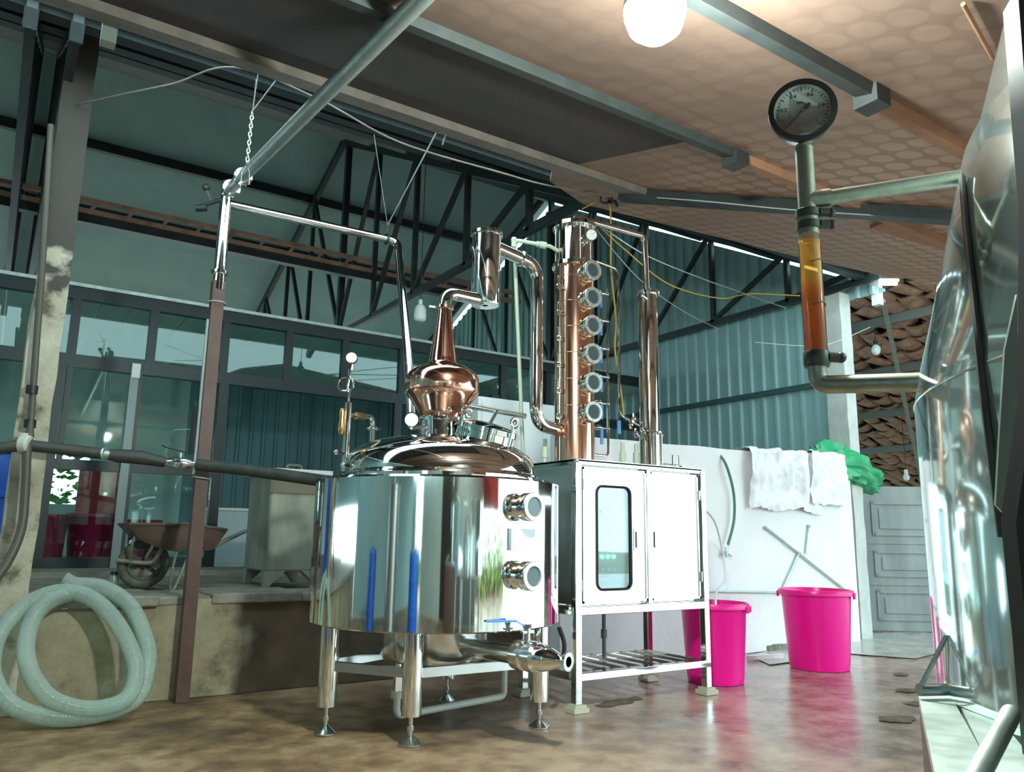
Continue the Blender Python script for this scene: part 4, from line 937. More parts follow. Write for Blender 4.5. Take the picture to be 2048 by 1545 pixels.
# ================================================================== LAMPS
lb = thing('led_bulb', 'lit white led bulb glaring under the patterned ceiling', 'bulb', BULB)
obj('globe', MB().lathe([(.004, -.125), (.05, -.115), (.085, -.085), (.1, -.04), (.102, -.01)], BULB, (0, 0, 1), 36, False), LAMP, lb)
obj('bulb_body', MB().lathe([(.102, -.012), (.104, .0), (.095, .05), (.06, .09), (.035, .11), (.025, .14), (.025, .19)], BULB, (0, 0, 1), 30), WHITEPLASTIC, lb)
hb = P(840, 625, Y=7.0); s_ = 8.0 / FPX
hbo = thing('hanging_bulb', 'unlit white bulb hanging before the glass partition', 'bulb', hb - ZZ * .12)
obj('globe', MB().lathe([(.002, -.105), (.045, -.10), (.062, -.08), (.066, -.03), (.060, .005), (.05, .01)], hb, (0, 0, 1), 24, False), WHITEPLASTIC, hbo)
obj('bulb_body', MB().lathe([(.064, .0), (.062, .03), (.045, .065), (.022, .085), (.022, .13), (.01, .14)], hb, (0, 0, 1), 24), WHITEPLASTIC, hbo)
obj('flex', MB().tube([hb + ZZ * .13, V((hb.x, hb.y, near_z(hb.y) + .02))], .004, 6), BLACK, hbo)
tl = P(1776, 567, X=8.3); tlt = thing('tube_light', 'lit tube light at the shed eave beside the pillar', 'light', tl)
obj('tube', MB().cyl(tl - Rl * .08, tl + Rl * .10, .022, n=14), TUBEL, tlt)
obj('fitting', MB().beam(tl - Rl * .1 + ZZ * .035, tl + Rl * .12 + ZZ * .035, .05, .03), WHITEP, tlt)
pq = P(1752, 585, X=8.6)
ps = thing('shed_post_bracket', 'short white bracket post under the tube light', 'bracket', (pq.x, pq.y, 3.5))
obj('upright', MB().box2((pq.x - .04, pq.y - .06, P(1752, 612, X=8.6).z), (pq.x + .04, pq.y + .04, P(1752, 556, X=8.6).z)), WHITEP, ps)
obj('cross_bar', MB().beam(P(1650, 588, X=8.35), P(1760, 552, X=8.35), .05, .06), DARKST, ps)
for lbl, u, v, X in [('small bulb holder hanging under the tiled roof', 1752, 700, 10.0), ('small white bulb low under the tiled roof by the door', 1813, 955, 13.0)]:
    q = P(u, v, X=X); t_ = thing('shed_lamp', lbl, 'lamp', q - ZZ * .1)
    obj('globe', MB().sphere(q, .06 if u < 1800 else .05, 12, 1.3), WHITEPLASTIC, t_)
    obj('holder', MB().cyl(q + ZZ * .05, q + ZZ * .13, .03, n=10), BLACK if u < 1800 else WHITEPLASTIC, t_)
    obj('flex', MB().tube([q + ZZ * .12, V((q.x, q.y, tz(q.x)))], .006, 6), BLACK, t_)

# ================================================================== OVERHEAD STEAM LINE, POLE
px = 1.2; pY = 5.66
sl_ = thing('steam_line', 'overhead steel steam pipe dropping to the brown pole', 'pipe', (px, pY, 0))
e0 = V((px, 5.5, 3.52)); e1 = V((px - .0, -1.2, 3.52 - (5.5 + 1.2) * .115))
e1.z = min(e1.z, 99)
obj('overhead_run', MB().cyl(V((px, 5.62, 3.54)), V((px, 1.2, 3.04)), .040, n=20), GALV, sl_)
obj('drop_leg', MB().tube(bend([V((px, 5.60, 3.535)), V((px, pY, 3.54)), V((px, pY, 2.80))], .04), .042, 20), STEEL, sl_)
for y, z in ((5.52, 3.528), (5.2, 3.49)):
    obj('pipe_flange', MB().lathe([(.04, -.012), (.062, -.01), (.062, .01), (.04, .012)], V((px, y, z)), V((0, 1, .115)), 24), STEEL, sl_)
obj('pipe_flange', MB().lathe([(.04, -.012), (.058, -.01), (.058, .01), (.04, .012)], V((px, pY, 2.93)), (0, 0, 1), 24), STEEL, sl_)
obj('air_vent_valve', MB().cyl(V((px, pY - .02, 3.50)), V((px - .16, pY + .06, 3.42)), .016, n=10).cyl(V((px - .12, pY + .04, 3.41)), V((px - .19, pY + .07, 3.40)), .026, n=12).beam(V((px - .09, pY + .03, 3.45)), V((px - .14, pY + .03, 3.55)), .02).sphere(V((px - .14, pY + .03, 3.56)), .028, 8), DARKST, sl_)
obj('vent_knob', MB().sphere(V((px - .03, pY - .05, 3.60)), .022, 8).cyl(V((px - .03, pY - .05, 3.60)), V((px, pY - .05, 3.55)), .01), DARKST, sl_)
h0 = V((px, pY, P(470, 412, Y=pY).z)); h1 = V((P(795, 483, Y=pY).x, pY, P(795, 483, Y=pY).z)); h2 = P(818, 735, Y=5.05); h3 = V((KC.x - .05, KC.y + .50, 1.62))
obj('branch_run', MB().tube(bend([h0, h1, h2, P(822, 830, Y=4.86), ], .07), .033, 18), STEEL, sl_)
q = h0.lerp(h1, .93)
obj('pipe_hanger_clamp', MB().torus(q, (1, 0, 0), .042, .008, 18, 6).cyl(q + ZZ * .04, q + ZZ * .10, .008, n=6).torus(q + ZZ * .12, (0, 1, 0), .018, .005, 10, 5), DARKST, sl_)
obj('square_post', MB().box2((px - .042, pY - .035, 0), (px + .042, pY + .045, 2.86)), RUSTP, sl_)
obj('tie_wire', MB().torus(V((px, pY, 2.70)), (0, 0, 1), .062, .004, 20, 5).torus(V((px, pY, 1.45)), (0.1, 0, 1), .062, .004, 20, 5), WIRE, sl_)
q0, q1 = P(407, 735, Y=pY - .02), P(397, 935, Y=pY - .02)
obj('condensate_tube', MB().tube([V((q0.x, pY - .02, P(412, 640, Y=pY).z)), V((q0.x, pY - .02, q1.z - .05))], .011, 8), GALV, sl_)
obj('tube_sleeve', MB().tube([V((q0.x - .03, pY - .02, P(405, 815, Y=pY).z)), V((q0.x - .035, pY - .02, P(392, 910, Y=pY).z))], .014, 8), BLACK, sl_)

# chain with wire holding the overhead pipe
ch = thing('hanging_chain', 'steel chain and wire holding up the overhead pipe', 'chain', (px, 4.95, 3.5))
c_top = P(505, 222, Y=4.95); c_bot = P(494, 330, Y=4.95); n = 13
for k in range(n):
    a = c_top.lerp(c_bot, k / n); b = c_top.lerp(c_bot, (k + 1.3) / n); mid = (a + b) / 2; L = (b - a).length / 2
    loop = [mid + ZZ * (L * math.cos(t)) + (Rl if k % 2 else Fh) * (.010 * math.sin(t)) for t in [2 * math.pi * i / 12 for i in range(13)]]
    obj('chain_link', MB().tube(loop, .0035, 5, False), STEEL2, ch)
for (u, v) in ((520, 118), (512, 160), (560, 150)):
    obj('hanging_wire', MB().tube([c_top, P(u, v, Y=4.6)], .0035, 5), WIRE, ch)
obj('wire_yoke', MB().tube([c_bot, c_bot + ZZ * -.05 + Rl * -.03, c_bot + ZZ * -.15 + Rl * -.03], .003, 5).tube([c_bot, c_bot + ZZ * -.05 + Rl * .02, c_bot + ZZ * -.14 + Rl * .025], .003, 5), WIRE, ch)
pw = thing('pole_wire', 'thin rod and wire from the ceiling edge to the branch pipe', 'wire', q)
q = h0.lerp(h1, .93)
obj('rod', MB().tube([q + ZZ * .12, P(873, 265, Y=4.4)], .005, 5), WIRE, pw)
obj('slack_wire', MB().tube([q + ZZ * .12, P(748, 270, Y=4.9)], .0025, 5), WIRE, pw)
obj('hook', MB().tube(spline([P(895, 240, Y=4.1), P(893, 262, Y=4.05), P(885, 290, Y=4.05)], 5), .005, 6), GALV, pw)

# ================================================================== BLACK LAGGED PIPE
y1_ = 5.62
bp0 = P(-40, 905, Y=y1_); bp1 = P(45, 890, Y=y1_); bp2 = P(205, 908, Y=y1_); bp3 = P(330, 925, Y=y1_); bp4 = P(395, 930, Y=y1_ - .05); bp5 = P(560, 950, Y=5.2); bp6 = P(672, 966, Y=4.85)
bk = thing('lagged_pipe', 'black foam lagged pipe running from the column to the still', 'pipe', (bp2.x, bp2.y, bp2.z - .05))
obj('lagging', MB().tube(bend([bp0, bp1, bp2], .06), .036, 16), BLACKR, bk)
obj('thick_lagging', MB().tube([bp2 + (bp3 - bp2) * .1, bp2.lerp(bp3, .25), bp2.lerp(bp3, .6) + ZZ * .01, bp3], [.035, .044, .046, .034], 16), BLACKR, bk)
obj('lagging', MB().tube(spline([bp4, bp4.lerp(bp5, .5) + ZZ * .005, bp5, bp6], 6), .040, 16), BLACKR, bk)
obj('bare_joint', MB().cyl(bp2 - Rl * .02, bp2 + (bp3 - bp2) * .12, .026, n=16).torus(bp2 + Rl * .01, Rl, .033, .009, 18, 6), GALV, bk)
obj('tee_fitting', MB().lathe([(.05, -.03), (.058, -.02), (.058, .02), (.05, .03)], bp1 + Rl * .02, Rl, 18).cyl(bp1 - ZZ * .05, bp1 + ZZ * .07, .03), mat('white_tape', (.5, .5, .45), .6), bk)
vv = obj('ball_valve', MB().lathe([(.028, -.07), (.035, -.05), (.042, -.03), (.042, .03), (.035, .05), (.028, .07)], bp3.lerp(bp4, .45), (bp4 - bp3), 20).cyl(bp3, bp4, .022).cyl(bp3.lerp(bp4, .45), bp3.lerp(bp4, .45) + ZZ * .07, .012).torus(bp3.lerp(bp4, .45) - Fh * .045, Fh, .028, .012, 18, 6), STEEL2, bk)
q = bp3.lerp(bp4, .45) + ZZ * .075
obj('lever_handle', MB().beam(q + Rl * .03, q + ZZ * .03 - Rl * .1, .02, .006).beam(q + ZZ * .03 - Rl * .1, q + ZZ * .045 - Rl * .13, .02, .006), BLACK, vv)
# rubber hose down the column
rh = thing('rubber_hose', 'brown rubber hose strapped down the plaster column', 'hose', (colx, LY - .07, .6))
hp = [P(102, 250, Y=LY - .09), P(88, 480, Y=LY - .09), P(72, 700, Y=LY - .09), P(60, 860, Y=LY - .12), P(54, 900, Y=LY - .16), P(50, 985, Y=LY - .17), P(42, 1060, Y=LY - .2), P(15, 1125, Y=LY - .25), P(-30, 1185, Y=LY - .3)]
obj('hose', MB().tube(spline(hp, 8), [.020] * 25 + [.026] * (8 * (len(hp) - 1) + 1 - 25), 12), RUBBER, rh)
for u, v in ((64, 780), (60, 848)):
    q = P(u, v, Y=LY - .10); obj('clamp_collar', MB().cyl(q - ZZ * .025, q + ZZ * .025, .034, n=14), BLACK, rh)
# blue barrel at the far left
bq = V((P(-34, 960, Y=6.5).x, 6.5, LZ)); bb = thing('blue_barrel', 'blue plastic barrel on the platform at the left frame edge', 'barrel', bq)
obj('barrel_body', MB().lathe([(.2, 0), (.235, .03), (.235, .3), (.245, .31), (.245, .34), (.235, .35), (.235, .62), (.245, .63), (.245, .66), (.235, .67), (.235, .88), (.21, .92), (.05, .925)], bq, n=36, cap=True), BLUE, bb)
obj('barrel_cap', MB().cyl(bq + V((.1, 0, .92)), bq + V((.1, 0, .95)), .04), BLACK, bb)

# ================================================================== CLEAR HOSE COIL
hk = .60 / .36; hz0 = -5.30 * hk + .05
hpts = [(128, 1160), (150, 1170), (205, 1176), (262, 1212), (296, 1285), (299, 1335), (278, 1395), (205, 1438), (115, 1440), (35, 1412), (-5, 1360), (-8, 1305), (15, 1252), (65, 1205), (125, 1184), (185, 1192), (232, 1228), (268, 1283), (286, 1340), (268, 1392), (200, 1412), (125, 1395), (82, 1350), (66, 1292), (80, 1232), (112, 1200), (150, 1186)]
off = [.0, .0, .0, .01, .02, .03, .03, .03, .03, .03, .03, .03, .03, .03, .04, .06, .07, .08, .09, .10, .10, .09, .08, .07, .06, .05, .04]
hw = [PP(u, v, hz0, hk) - Fh * o_ for (u, v), o_ in zip(hpts, off)]
for w_ in hw: w_.z = max(w_.z, .055)
sp_ = spline(hw, 44)
rr2 = [.0475 + (.0022 if k % 3 == 0 else 0) for k in range(len(sp_))]
hc = tag(obj('clear_hose', MB().tube(sp_, rr2, 14, False), HOSE, ang=180), 'coiled clear ribbed plastic hose leaning on the platform', 'hose')

# ================================================================== WHEELBARROW
wc = P(287, 1128, Y=6.45); sc = 5.85 / FPX
def wb_(u, v, y=0.): p_ = P(u, v, Y=6.45 + y); return p_
WR = wc.z - LZ
wbo = thing('wheelbarrow', 'rusty wheelbarrow with a muddy tyre parked on the platform', 'wheelbarrow', (wc.x, wc.y, LZ))
wy = (0, 1, 0)
tyre = obj('tyre', MB().torus(wc, wy, WR - .036, .036, 40, 12), MUDDY, wbo)
wh = obj('wheel_rim', MB().lathe([(WR - .065, -.03), (WR - .075, -.015), (WR - .08, 0), (WR - .075, .015), (WR - .065, .03)], wc, wy, 32, False), MUDST, wbo)
mb = MB().cyl(wc - V(wy) * .06, wc + V(wy) * .06, .022)
for k in range(3):
    a = k * math.pi / 3 + .4; e = V((math.cos(a), 0, math.sin(a))) * (WR - .07); mb.beam(wc - e, wc + e, .03, .012, (0, 1, 0))
obj('wheel_spokes', mb, RUST, wh)
# tray
topo = [wb_(247, 1049), wb_(330, 1050), wb_(355, 1048), wb_(437, 1060)]
bott = [wb_(272, 1078), wb_(320, 1098), wb_(352, 1102), wb_(418, 1096)]
mb = MB()
def ring(y0, fac):
    return None
tp = []; bt = []
hwid, bwid = .27, .17
for p_ in topo: tp.append((p_.x, p_.z))
for p_ in bott: bt.append((p_.x, p_.z))
yc = 6.45
rows_ = []
for sgn in (-1, 1):
    rows_.append([V((x, yc + sgn * hwid, z)) for x, z in tp]); rows_.append([V((x, yc + sgn * bwid, z)) for x, z in bt])
t0, b0_, t1, b1_ = rows_
allv = t0 + b0_ + t1 + b1_
fs = []
for i in range(3):
    fs.append((i, i + 1, 5 + i, 4 + i)); fs.append((8 + i, 9 + i, 13 + i, 12 + i)); fs.append((4 + i, 5 + i, 13 + i, 12 + i))
fs.append((0, 4, 12, 8)); fs.append((3, 7, 15, 11))
tr = MB().add(allv, fs)
to = obj('tray', tr, RUST, wbo, ang=50)
sm = to.modifiers.new('solid', 'SOLIDIFY'); sm.thickness = .006; sm.offset = 1
rimp = t0 + t1[::-1] + [t0[0]]
obj('tray_rim', MB().tube(bend(rimp[:-1] + [rimp[0] + V((.01, 0, 0))], .03, 4), .011, 8), RUST, wbo)
# frame tubes with handles, one per side
for sgn in (-1, 1):
    yy = sgn * .16
    pth = [wb_(232, 1121, yy * .3), wb_(262, 1124, yy * .45), wb_(300, 1126, yy * .6), wb_(316, 1112, yy * .8), wb_(326, 1094, yy), wb_(345, 1089, yy), wb_(400, 1097, yy), wb_(425, 1095, yy), wb_(450, 1082, yy * 1.2), wb_(492, 1062, yy * 1.5)]
    obj('frame_tube', MB().tube(spline(pth, 6), .016, 12), MUDST, wbo)
    obj('stand_leg', MB().tube(spline([wb_(357, 1097, yy), wb_(348, 1125, yy), V((wb_(342, 1150, yy).x, yc + yy, LZ + .012)), V((wb_(352, 1150, yy).x, yc + yy, LZ + .012)), wb_(382, 1098, yy)], 6), .009, 8), MUDST, wbo)
    obj('tray_strut', MB().tube(spline([wb_(312, 1062, yy), wb_(306, 1090, yy), wb_(292, 1115, yy * .6)], 5), .010, 8), MUDST, wbo)
    obj('tray_strut', MB().tube(spline([wb_(270, 1072, yy), wb_(264, 1092, yy), wb_(262, 1122, yy * .5)], 5), .009, 8), MUDST, wbo)
jar = P(229, 1140, Y=6.5); gj = thing('small_jar', 'small dark jar on the platform beside the wheelbarrow', 'jar', V((jar.x, 6.5, LZ)))
obj('jar_body', MB().lathe([(.028, 0), (.032, .01), (.032, .07), (.022, .09), (.022, .10)], V((jar.x, 6.5, LZ)), n=16), mat('grey_jar', (.2, .23, .22), .3), gj)
obj('jar_lid', MB().cyl((jar.x, 6.5, LZ + .10), (jar.x, 6.5, LZ + .125), .026), BLACK, gj)
# ================================================================== crimson bins and red panel behind glass
def bin_(name, label, c, r, h, mt, group=None, rimmat=None):
    t_ = thing(name, label, 'bucket', c, group)
    body = obj('bucket_body', MB().lathe([(.01, .012), (r * .80, .012), (r * .80, 0), (r * .83, 0), (r * .86, .05), (r * .985, h - .05), (r, h - .045), (r, h), (r * 1.05, h), (r * 1.07, h - .012), (r * 1.07, h - .02), (r * 1.045, h - .02), (r * 1.045, h - .008), (r * .985, h - .008)][:8] + [(r * 1.06, h), (r * 1.075, h - .008), (r * 1.075, h - .04), (r * 1.055, h - .045)], c, n=48, cap=False), mt, t_)
    obj('bucket_inside', MB().lathe([(r * 1.0, h), (r * .96, h - .06), (r * .80, .02), (.005, .015)], c, n=48, cap=False), mt, t_)
    return t_
q = P(122, 1030, Y=GY + .7); bin_('storage_bin', 'crimson plastic bin behind the glass nearest the column', V((q.x - .1, GY + .6, LZ + .06)), .17, q.z - LZ - .06, PINKD, 'bins behind the glass')
q = P(192, 1028, Y=GY + .75); bin_('storage_bin', 'crimson plastic bin behind the glass under the red sheet', V((q.x, GY + .75, LZ + .06)), .27, q.z - LZ - .06, PINKD, 'bins behind the glass')
q = P(275, 1040, Y=GY + .8); bin_('storage_bin', 'crimson plastic bin behind the sliding door stile', V((q.x + .08, GY + .8, LZ + .06)), .17, q.z - LZ - .06, PINKD, 'bins behind the glass')
a = P(160, 938, Y=GY + 1.3); b = P(238, 1040, Y=GY + 1.3)
rp_ = thing('red_board', 'red painted board standing behind the crimson bins', 'board', ((a.x + b.x) / 2, GY + 1.3, LZ + .06))
obj('board_sheet', MB().box2((a.x, GY + 1.3, LZ + .06), (b.x, GY + 1.34, a.z)), RED, rp_)
obj('board_batten', MB().box2((a.x + .03, GY + 1.28, LZ + .5), (b.x - .03, GY + 1.3, LZ + .56)), RED, rp_)
a = P(441, 1016, Y=GY + .9); b = P(500, 1160, Y=GY + .9)
lp_ = thing('pale_sheet', 'pale grey sheet leaning inside the open partition door', 'board', ((a.x + b.x) / 2, GY + .9, LZ + .06))
obj('sheet', MB().box2((a.x - .3, GY + .9, LZ + .06), (b.x + .3, GY + .93, a.z)), mat('pale_grey_sheet', (.48, .58, .60), .4), lp_)
obj('sheet_edge', MB().box2((a.x - .3, GY + .88, a.z - .03), (b.x + .3, GY + .9, a.z)), WHITEP, lp_)

# ================================================================== old zinc tank on the platform
ta = P(490, 1180, Z=LZ); tb_ = P(640, 1185, Z=LZ)
TY0 = 6.25; tx0 = P(541, 1000, Y=TY0).x; tx1 = P(650, 1000, Y=TY0).x; tyb = P(497, 1000, X=tx0).y
zt0 = P(590, 948, Y=TY0).z; zb0 = P(560, 1145, Y=TY0).z
zt_k = thing('zinc_tank', 'weathered square zinc tank on legs behind the still', 'tank', ((tx0 + tx1) / 2, (TY0 + tyb) / 2, LZ))
obj('tank_body', MB().box2((tx0, TY0, zb0), (tx1, tyb, zt0)), TANKM, zt_k, bevel=.02)
obj('tank_band', MB().box2((tx0 - .01, TY0 - .012, zt0 - .16), (tx1 + .01, TY0, zt0 - .06)), mat('brown_stain_band', (.17, .15, .11), .7), zt_k)
obj('tank_lid', MB().box2((tx0 - .04, TY0 - .04, zt0), (tx1 + .04, tyb + .04, zt0 + .035)), mat('pale_zinc_lid', (.62, .68, .66), .35, .4), zt_k)
obj('lid_handle', MB().tube(bend([V(((tx0 + tx1) / 2 - .06, TY0 + .15, zt0 + .03)), V(((tx0 + tx1) / 2 - .06, TY0 + .15, zt0 + .08)), V(((tx0 + tx1) / 2 + .06, TY0 + .15, zt0 + .08)), V(((tx0 + tx1) / 2 + .06, TY0 + .15, zt0 + .03))], .02), .01, 8), BROWNB, zt_k)
for x, y in ((tx0, TY0), (tx1 - .09, TY0), (tx0, tyb - .09), (tx1 - .09, tyb - .09)):
    sx = 1 if x == tx0 else -1; xo = x if x == tx0 else x + .09
    obj('tank_leg', MB().prism([(xo, y, zb0 + .01), (xo + sx * .16, y, zb0 + .01), (xo + sx * .05, y, zb0 - .09), (xo + sx * .04, y, LZ), (xo, y, LZ)], (0, .09, 0)), TANKM, zt_k)
# white box behind the still
a = P(957, 792, Y=6.4); b = P(1095, 925, Y=6.4)
wx_ = thing('white_box', 'white enamelled box standing behind the still', 'box', ((a.x + b.x) / 2, 6.5, LZ))
obj('box_body', MB().box2((a.x, 6.4, LZ), (b.x + .25, 6.8, a.z)), WHITEP, wx_, bevel=.01)
obj('box_door', MB().box2((a.x + .04, 6.385, LZ + .08), (b.x + .2, 6.40, a.z - .06)), WHITEP, wx_)
obj('box_vent', MB().box((a.x + .3, 6.6, a.z + .03), (.09, .09, .06)), BLACK, wx_)

# ================================================================== PINK BUCKETS
q = P(1640, 1345, Z=0); c = q + V((q.x, q.y, 0)).normalized() * .25
bin_('pink_bucket', 'large pink plastic bucket before the grey door', V((c.x, c.y, 0)), .295, .665, PINK, 'pink buckets')
q = P(1432, 1373, Z=0); c = q + V((q.x, q.y, 0)).normalized() * .21
q2 = bin_('pink_bucket', 'pink plastic bucket partly behind the cabinet leg, hose dipping in', V((c.x, c.y, 0)), .255, .60, PINK, 'pink buckets')
BK2 = V((c.x, c.y, 0))
for o in list(bpy.data.objects):
    if o.name.startswith('pink_bucket') and o.type == 'EMPTY':
        oc = ORG[o.name]; r_ = .295 if '001' not in o.name else .255; h_ = .665 if '001' not in o.name else .60
        for ang in (300, 120):
            e = V((math.cos(math.radians(ang)), math.sin(math.radians(ang)), 0)); tdir = V((-e.y, e.x, 0))
            obj('handle_lug', MB().box(oc + e * (r_ * 1.07) + ZZ * (h_ - .045), (.02, .14, .05), Matrix((e, tdir, ZZ)).transposed()), PINK, o, bevel=.006)

# ================================================================== things on and along the white wall
def drape(name, label, mt, x0, x1, zlo, ywall, ztop, over, am, cat, seed):
    mb = MB(); nx, nl = 46, 34; Lf = ztop - zlo
    for j in range(nl + 1):
        t = j / nl * (Lf + over + .15)
        for i in range(nx + 1):
            x = x0 + (x1 - x0) * i / nx
            lo_ = Lf + .07 * noise.noise(V((x * 3, seed, 0)))
            tt = j / nl * (lo_ + over + .17)
            if tt < over: p_ = V((x, ywall + .17 + .02, ztop - (over - tt)))
            elif tt < over + .17: p_ = V((x, ywall + .17 - (tt - over), ztop + .02))
            else: p_ = V((x + .06 * (tt - over) * (i / nx - .5), ywall - .03, ztop + .02 - (tt - over - .17)))
            w_ = abs(noise.noise(V((x * 5, tt * 2.2, seed)))) * am + .5 * am * abs(noise.noise(V((x * 13, tt * 7, seed))))
            p_ += V((0, -w_, .4 * w_)); mb.v.append(p_)
    for j in range(nl):
        for i in range(nx):
            a = j * (nx + 1) + i; mb.f.append((a, a + 1, a + nx + 2, a + nx + 1))
    return tag(obj(name, mb, mt, ang=180), label, cat)
xa1 = P(1497, 950, Y=5.32).x; xb1 = P(1672, 950, Y=5.32).x; zl1 = P(1580, 1028, Y=5.3).z
drape('woven_sack', 'white woven plastic sack hung over the white wall', SACK, xa1, xa1 + (xb1 - xa1) * .78, zl1, 5.35, 2.0, .3, .10, 'sack', 3.1)
drape('woven_sack', 'short white sack hung at the end of the white wall', SACK, xa1 + (xb1 - xa1) * .66, xb1 + .1, P(1660, 1020, Y=5.3).z + .02, 5.33, 2.03, .25, .09, 'sack', 9.7)
# crumpled green tarpaulin
tc_ = P(1694, 938, Y=5.45); mb = MB(); nU, nV = 56, 30
for j in range(nV + 1):
    th = math.pi * j / nV
    for i in range(nU):
        ph = 2 * math.pi * i / nU; d = V((math.sin(th) * math.cos(ph), math.sin(th) * math.sin(ph), math.cos(th)))
        r_ = 1.02 + .30 * abs(noise.noise(d * 1.7 + V((4, 1, 2)))) - .42 * abs(noise.noise(d * 3.2)) + .05 * noise.noise(d * 8)
        p_ = V((d.x * .68 * r_, d.y * .24 * r_, d.z * .27 * r_))
        if p_.z < -.16: p_.z = -.16 + .3 * (p_.z + .16)
        p_.z -= max(0, p_.x) * .25
        mb.v.append(V((tc_.x, 5.53, tc_.z + .02)) + p_)
for j in range(nV):
    for i in range(nU):
        k = (i + 1) % nU; mb.f.append((j * nU + i, j * nU + k, (j + 1) * nU + k, (j + 1) * nU + i))
tag(obj('green_tarpaulin', mb, TARPG, ang=28), 'crumpled green tarpaulin heaped on the end of the white wall', 'tarpaulin')
# green hose over the wall with spigot
yw = 5.30
gh = thing('green_hose', 'dark green hose hanging over the white wall to a tap', 'hose', P(1452, 1110, Y=yw))
obj('hose', MB().tube(spline([P(1415, 898, Y=5.55), P(1432, 903, Y=5.42), P(1452, 930, Y=yw), P(1467, 985, Y=yw), P(1468, 1040, Y=yw), P(1456, 1090, Y=yw)], 8), .014, 10), GREENH, gh)
q = P(1453, 1105, Y=yw); obj('tap', MB().cyl(q + ZZ * .05, q - ZZ * .05, .016, n=10).beam(q - Rl * .03, q + Rl * .05 - ZZ * .04, .02).sphere(q - Rl * .04 - ZZ * .02, .018, 8), GALV, gh)
wt = thing('filling_tube', 'thin clear tube running from cabinet top into a pink bucket', 'tube', (BK2.x, BK2.y, .3))
tb0 = P(1398, 985, Y=4.3); tb1 = P(1448, 1105, Y=5.2); 
obj('tube', MB().tube(spline([V((X1 + .03, 4.5, 1.45)), P(1420, 1030, Y=4.8), P(1444, 1100, Y=5.0), P(1450, 1160, Y=4.9), V((BK2.x + .06, BK2.y + .02, .66)), V((BK2.x + .03, BK2.y, .35))], 8), .009, 8), mat('clear_tube', (.75, .80, .80), .25), wt)
# conduits on the wall
cd_ = thing('wall_conduit', 'grey pipes crossing in an X on the white wall', 'pipe', P(1590, 1105, Y=yw))
def wpipe(u0, v0, u1, v1, r=.013, y=yw + .03): obj('conduit', MB().cyl(P(u0, v0, Y=y), P(u1, v1, Y=y), r, n=10), GALV, cd_)
wpipe(1415, 1183, 1562, 1186); wpipe(1562, 1186, 1598, 1106); wpipe(1532, 1056, 1702, 1190); wpipe(1612, 1108, 1618, 1055)
for u, v in ((1532, 1056), (1618, 1053), (1598, 1106), (1556, 1186)):
    q = P(u, v, Y=yw + .03); obj('pipe_elbow', MB().sphere(q, .02, 10).cyl(q, q + V((0, .045, 0)), .016), GALV, cd_)

# ================================================================== RIGHT: tank with level gauge
def rf(r, fw, z=0.): return Rl * r + Fh * fw + ZZ * z
TC = rf(1.697, 1.088)
TPROF = [(.95, .72), (1.0, .74), (1.0, 1.36), (.984, 1.435), (.94, 1.605), (.877, 1.857), (.858, 1.874), (.76, 2.207), (.735, 2.27), (.2, 2.29)]
rt = thing('mash_tank', 'large polished steel tank with cone top at the right edge', 'tank', TC)
obj('shell', MB().lathe(TPROF, TC, n=200, cap=True), mat('satin_tank_steel', (.70, .82, .80), .075, .86, col2=(.64, .77, .75), scale=3, stretch=(1, 1, .2)), rt, ang=60)
for z, r_ in ((1.36, 1.0), (1.865, .868)):
    obj('weld_band', MB().torus(TC + ZZ * z, (0, 0, 1), r_ - .001, .0022, 160, 6), STEEL2, rt)
tq0 = P(1917, 345, d=1.62); tq1 = P(1962, 720, d=1.46); tq2 = P(2004, 1030, d=1.36)
def on_tank(u, v, off=.006):        # nearest point on the shell along the view ray
    r = ray(u, v); best = None
    for k in range(400):
        t = .8 + k * .004; p_ = EYE + r * t; rad = math.hypot(p_.x - TC.x, p_.y - TC.y); z = p_.z
        R_ = 0.
        for (ra, za), (rb_, zb_2) in zip(TPROF, TPROF[1:]):
            if za <= z <= zb_2: R_ = ra + (rb_ - ra) * (z - za) / (zb_2 - za)
        if rad < R_ + off: return p_
    return EYE + r * 1.7
seam = [on_tank(u, v) for u, v in ((1924, 352), (1930, 430), (1943, 560), (1957, 690), (1972, 830), (1988, 960), (2003, 1075))]
obj('seam_gasket', MB().tube(spline(seam, 6), .0055, 8), BLACKR, rt)
for a in (200, 245, 290, 20, 110):
    e = V((math.cos(math.radians(a)), math.sin(math.radians(a)), 0)) * .8; obj('tank_leg', MB().cyl(TC + e, TC + e + ZZ * .74, .04, n=16), STEEL2, rt)
# level gauge assembly
lg_ = thing('level_gauge', 'steel sight tube gauge with amber liquid and pressure dial', 'gauge', P(1632, 720, d=1.7))
GB = P(1626, 600, d=1.7)            # vertical axis of the gauge
def gv(v): 
    r = ray(1624, v); return CAMH + r.z / r.xy.length * GB.xy.length
DUL = mat('dull_greenish_steel', (.36, .40, .34), .34, 1, col2=(.24, .26, .21), scale=18, rough2=.5)
ax = lambda v: V((GB.x, GB.y, gv(v)))
obj('upper_pipe', MB().cyl(ax(440), ax(295), .0195, n=20).cyl(ax(470), ax(430), .0225), DUL, lg_)
obj('tee_branch', MB().cyl(ax(402), on_tank(1945, 352, -.05), .0175, n=18).cyl(ax(402), ax(402) + (on_tank(1945, 352, -.05) - ax(402)).normalized() * .05, .021), DUL, lg_)
for v in (428, 452): 
    k_ = obj('hose_clamp', MB().lathe([(.025, -.009), (.0265, -.008), (.0265, .008), (.025, .009)], ax(v), n=24).cyl(ax(v) + Rl * .02 - Fh * .012, ax(v) + Rl * .046 - Fh * .012, .010, n=10), mat('dark_clamp', (.06, .07, .06), .4, .6), lg_)
    obj('screw_head', MB().sphere(ax(v) + Rl * .046 - Fh * .012, .011, 8), BLACK, k_)
